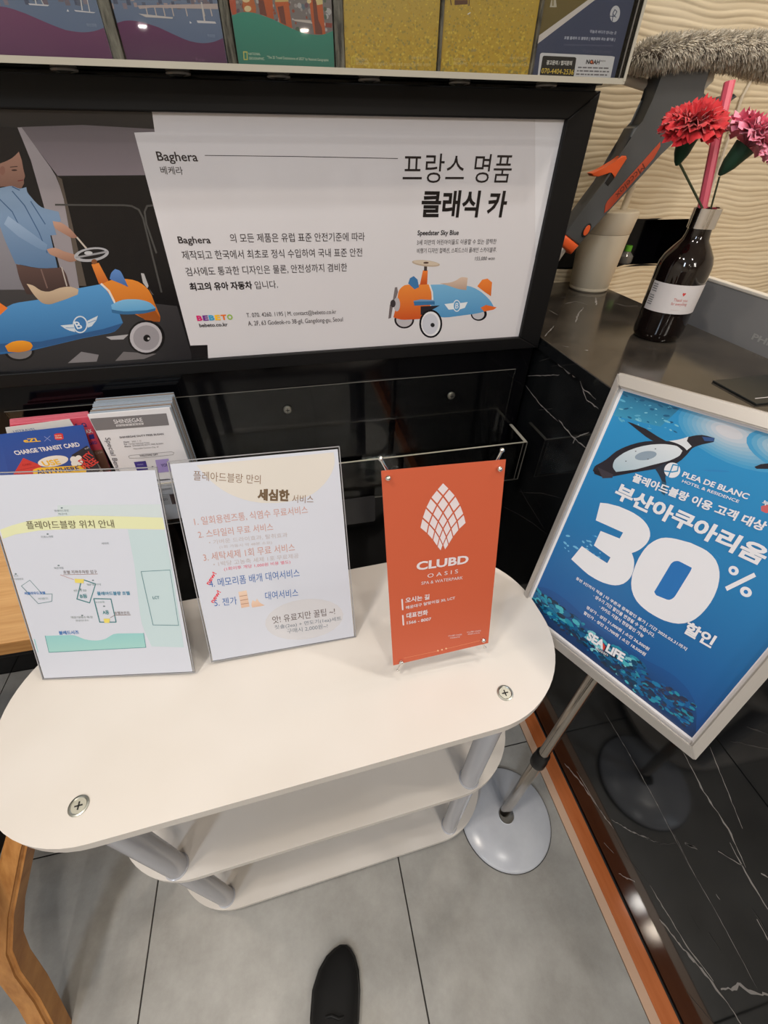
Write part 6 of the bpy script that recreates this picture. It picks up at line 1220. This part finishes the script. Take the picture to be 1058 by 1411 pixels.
# fluffy pad: core and a coat of short fibres
def pad():
    rnd = random.Random(9); V = []; F = []; Cc = []
    cx0, cx1 = .823, 1.33
    def cen(s):
        x = cx0 + (cx1 - cx0) * s; z = 1.545 + .026 * math.sin(s * 2.6) - .004 - .016 * s
        return x, z
    def rad(s): e = min(1, max(.02, s / .10)) ** .5; return (.033 + .011 * math.exp(-((s - .72) / .12) ** 2)) * e, .058 * e
    NS, NC = 60, 16; i0 = 0
    for i in range(NS + 1):
        s = i / NS; x, z = cen(s); rz, ry = rad(s)
        for k in range(NC):
            a = 2 * math.pi * k / NC; V.append((x + .012 * (.5 - s) * 2, TY + ry * .86 * math.cos(a), z + rz * .60 * math.sin(a))); Cc.append(rgb((110, 98, 86)))
    for i in range(NS):
        for k in range(NC):
            a = i * NC + k; b_ = i * NC + (k + 1) % NC; F.append((a, b_, b_ + NC, a + NC))
    for _ in range(26000):
        s = rnd.random() ** .95; a = rnd.uniform(0, 2 * math.pi); x, z = cen(s); rz, ry = rad(s)
        clump = math.sin(s * 90 + math.sin(a * 5) * 2) * .5 + math.sin(a * 9 + s * 40) * .5
        P_ = Vector((x + rnd.uniform(-.004, .004), TY + ry * .95 * math.cos(a), z + rz * .72 * math.sin(a)))
        nrm = Vector((-.9 * max(0, .06 - s) / .06, math.cos(a) * .8, math.sin(a)))
        d = (nrm + Vector((.5 * clump + rnd.uniform(-.4, .4), rnd.uniform(-.3, .3), rnd.uniform(-.35, .2) - .25))).normalized()
        L = rnd.uniform(.007, .015) * (1 + .25 * clump); w = d.cross(Vector((rnd.uniform(-1, 1), rnd.uniform(-1, 1), rnd.uniform(-1, 1)))).normalized() * rnd.uniform(.0006, .0012)
        n0 = len(V); tip = P_ + d * L + Vector((0, 0, -.0018)); mid = P_ + d * L * .5
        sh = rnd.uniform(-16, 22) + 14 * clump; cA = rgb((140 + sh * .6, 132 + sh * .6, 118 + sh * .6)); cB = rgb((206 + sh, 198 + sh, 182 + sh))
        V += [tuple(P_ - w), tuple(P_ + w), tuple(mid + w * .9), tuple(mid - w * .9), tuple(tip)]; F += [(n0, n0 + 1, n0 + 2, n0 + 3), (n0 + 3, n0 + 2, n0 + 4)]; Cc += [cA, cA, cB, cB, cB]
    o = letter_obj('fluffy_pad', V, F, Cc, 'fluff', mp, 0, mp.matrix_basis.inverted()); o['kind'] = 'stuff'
pad()
cb = box('tmp', 0, 0, 0, .001, .001, .001, 'cable'); bpy.data.objects.remove(cb)
bm = bmesh.new(); tube(bm, [(1.40, YB - .008, 1.70), (1.385, YB - .007, 1.56), (1.37, YB - .007, 1.50), (1.38, YB - .010, 1.40), (1.42, YB - .010, 1.05), (1.45, YB - .010, .78)], .004, 8)
tag(mesh_obj('wall_cable', bm, 'cable', smooth=True), 'thin white cable running down the rippled beige wall', 'cable')

# ------------------------------------------------------------------ oak desk at the left, wooden chair
dk = empty('desk', 'oak-topped desk at the left behind the map sign', 'desk', (-.9, .75, 0))
loc(box('desk_top', -1.65, .527, .722, -.405, .875, .74, 'desk', bevel=.001), dk); loc(box('front_edge', -1.65, .5262, .708, -.405, .5275, .7385, 'desk_edge'), dk); loc(box('edge_core', -1.65, .5275, .708, -.405, .875, .722, 'desk_edge'), dk)
loc(box('frame_bar', -1.64, .545, .675, -.415, .565, .7075, 'black_plastic', bevel=.001), dk); loc(box('frame_bar', -1.64, .84, .675, -.415, .86, .7075, 'black_plastic'), dk)
loc(box('drawer', -1.1, .60, .60, -.43, .83, .7075, 'black_plastic'), dk)
for x in (-.45, -1.62):
    for y in (.56, .83): loc(box('leg', x, y, 0, x + .025, y + .025, .675, 'black_plastic'), dk)
ch = empty('wooden_chair', 'wooden chair with a bent leg and dark seat left of the table', 'chair', (-.80, .28, 0))
def beam(name, pts, w, h, m='chair_wood', p=ch):
    bm = bmesh.new(); pts = [Vector(q) for q in pts]; rings = []
    for i, q in enumerate(pts):
        d = (pts[min(i + 1, len(pts) - 1)] - pts[max(i - 1, 0)]).normalized(); s = d.cross(Vector((1, 0, 0))).normalized(); u = Vector((1, 0, 0))
        rings.append([bm.verts.new(q + u * a * w / 2 + s * b * h / 2) for a, b in ((-1, -1), (1, -1), (1, 1), (-1, 1))])
    for a, c in zip(rings, rings[1:]):
        for k in range(4): bm.faces.new((a[k], a[(k + 1) % 4], c[(k + 1) % 4], c[k]))
    bm.faces.new(rings[0][::-1]); bm.faces.new(rings[-1]); bmesh.ops.recalc_face_normals(bm, faces=bm.faces)
    ring_of = {v: i for i, r in enumerate(rings) for v in r}
    bmesh.ops.bevel(bm, geom=[e for e in bm.edges if ring_of[e.verts[0]] != ring_of[e.verts[1]] or ring_of[e.verts[0]] in (0, len(rings) - 1)], offset=.007, segments=3, affect='EDGES', clamp_overlap=True)
    return loc(mesh_obj(name, bm, m, smooth=True), p)
for sx in (0, -.46):
    beam('rear_leg', [(-.662 + sx, .075, .0), (-.676 + sx, .145, .12), (-.680 + sx, .180, .205), (-.678 + sx, .205, .255), (-.660 + sx, .245, .315), (-.612 + sx, .315, .42), (-.57 + sx, .39, .50)], .042, .046)
    beam('front_leg', [(-.62 + sx, .42, .46), (-.62 + sx, .50, .005)], .034, .034)
bm = bmesh.new(); bx(bm, -1.08, .10, .40, -.645, .50, .47, 0, .018); loc(mesh_obj('seat_cushion', bm, 'black_cloth', smooth=True), ch)
beam('back_rest', [(-1.10, .48, .74), (-.85, .50, .75), (-.60, .48, .74)], .03, .06) if 0 else None

# ------------------------------------------------------------------ the photographer's shoe
def shoe():
    t = empty('shoe', 'black shoe toe on the grey floor tile in the foreground', 'shoe', (-.105, -.06, 0)); t.rotation_euler = (0, 0, math.radians(-12))
    prof = [(-.155, .026, .052, 0), (-.145, .034, .066, 0), (-.11, .038, .072, 0), (-.06, .037, .070, 0), (-.01, .040, .066, -.001), (.04, .0475, .056, -.003), (.08, .0480, .046, -.003), (.11, .041, .038, 0), (.130, .030, .031, .003), (.142, .017, .024, .006), (.148, .006, .018, .007)]
    bm = bmesh.new(); rings = []; N_ = 20
    for y, w, h, cx in prof:
        r_ = []
        for k in range(N_):
            a = 2 * math.pi * k / N_; cz = .016; sx = math.cos(a); sz = math.sin(a)
            z = cz + (h - cz) * (abs(sz) ** .8) * 1 if sz > 0 else cz + sz * .008
            r_.append(bm.verts.new((cx + w * math.copysign(abs(sx) ** .8, sx), y, z)))
        rings.append(r_)
    for a, c in zip(rings, rings[1:]):
        for k in range(N_): bm.faces.new((a[k], a[(k + 1) % N_], c[(k + 1) % N_], c[k]))
    bm.faces.new(rings[0]); bm.faces.new(rings[-1][::-1]); bmesh.ops.recalc_face_normals(bm, faces=bm.faces)
    mesh_obj('upper', bm, 'shoe', t, True)
    out = [(cx + w * 1.07 + .001, y) for y, w, h, cx in prof]; inn = [(cx - w * 1.07 - .001, y) for y, w, h, cx in prof]
    out = [(x, y * 1.02) for x, y in out]; inn = [(x, y * 1.02) for x, y in inn]
    pts = out + inn[::-1]; pts = [p for i, p in enumerate(pts)]
    bm = bmesh.new(); prism(bm, pts, 0, .017, .004, 2); mesh_obj('sole', bm, 'sole', t, True)
    for y, z in ((.045, .058), (.025, .062), (.005, .066), (-.015, .069)):
        bm = bmesh.new(); tube(bm, [(-.019, y, z - .006), (-.006, y + .002, z + .0005), (.008, y - .002, z), (.018, y, z - .006)], .0026, 8); mesh_obj('lace', bm, 'sole', t, True)
    bm = bmesh.new(); lathe(bm, [(.040, .060), (.041, .075), (.037, .12), (.038, .16)], 24, 0, -.098, cap=False); mesh_obj('sock', bm, 'sock', t, True)
shoe()
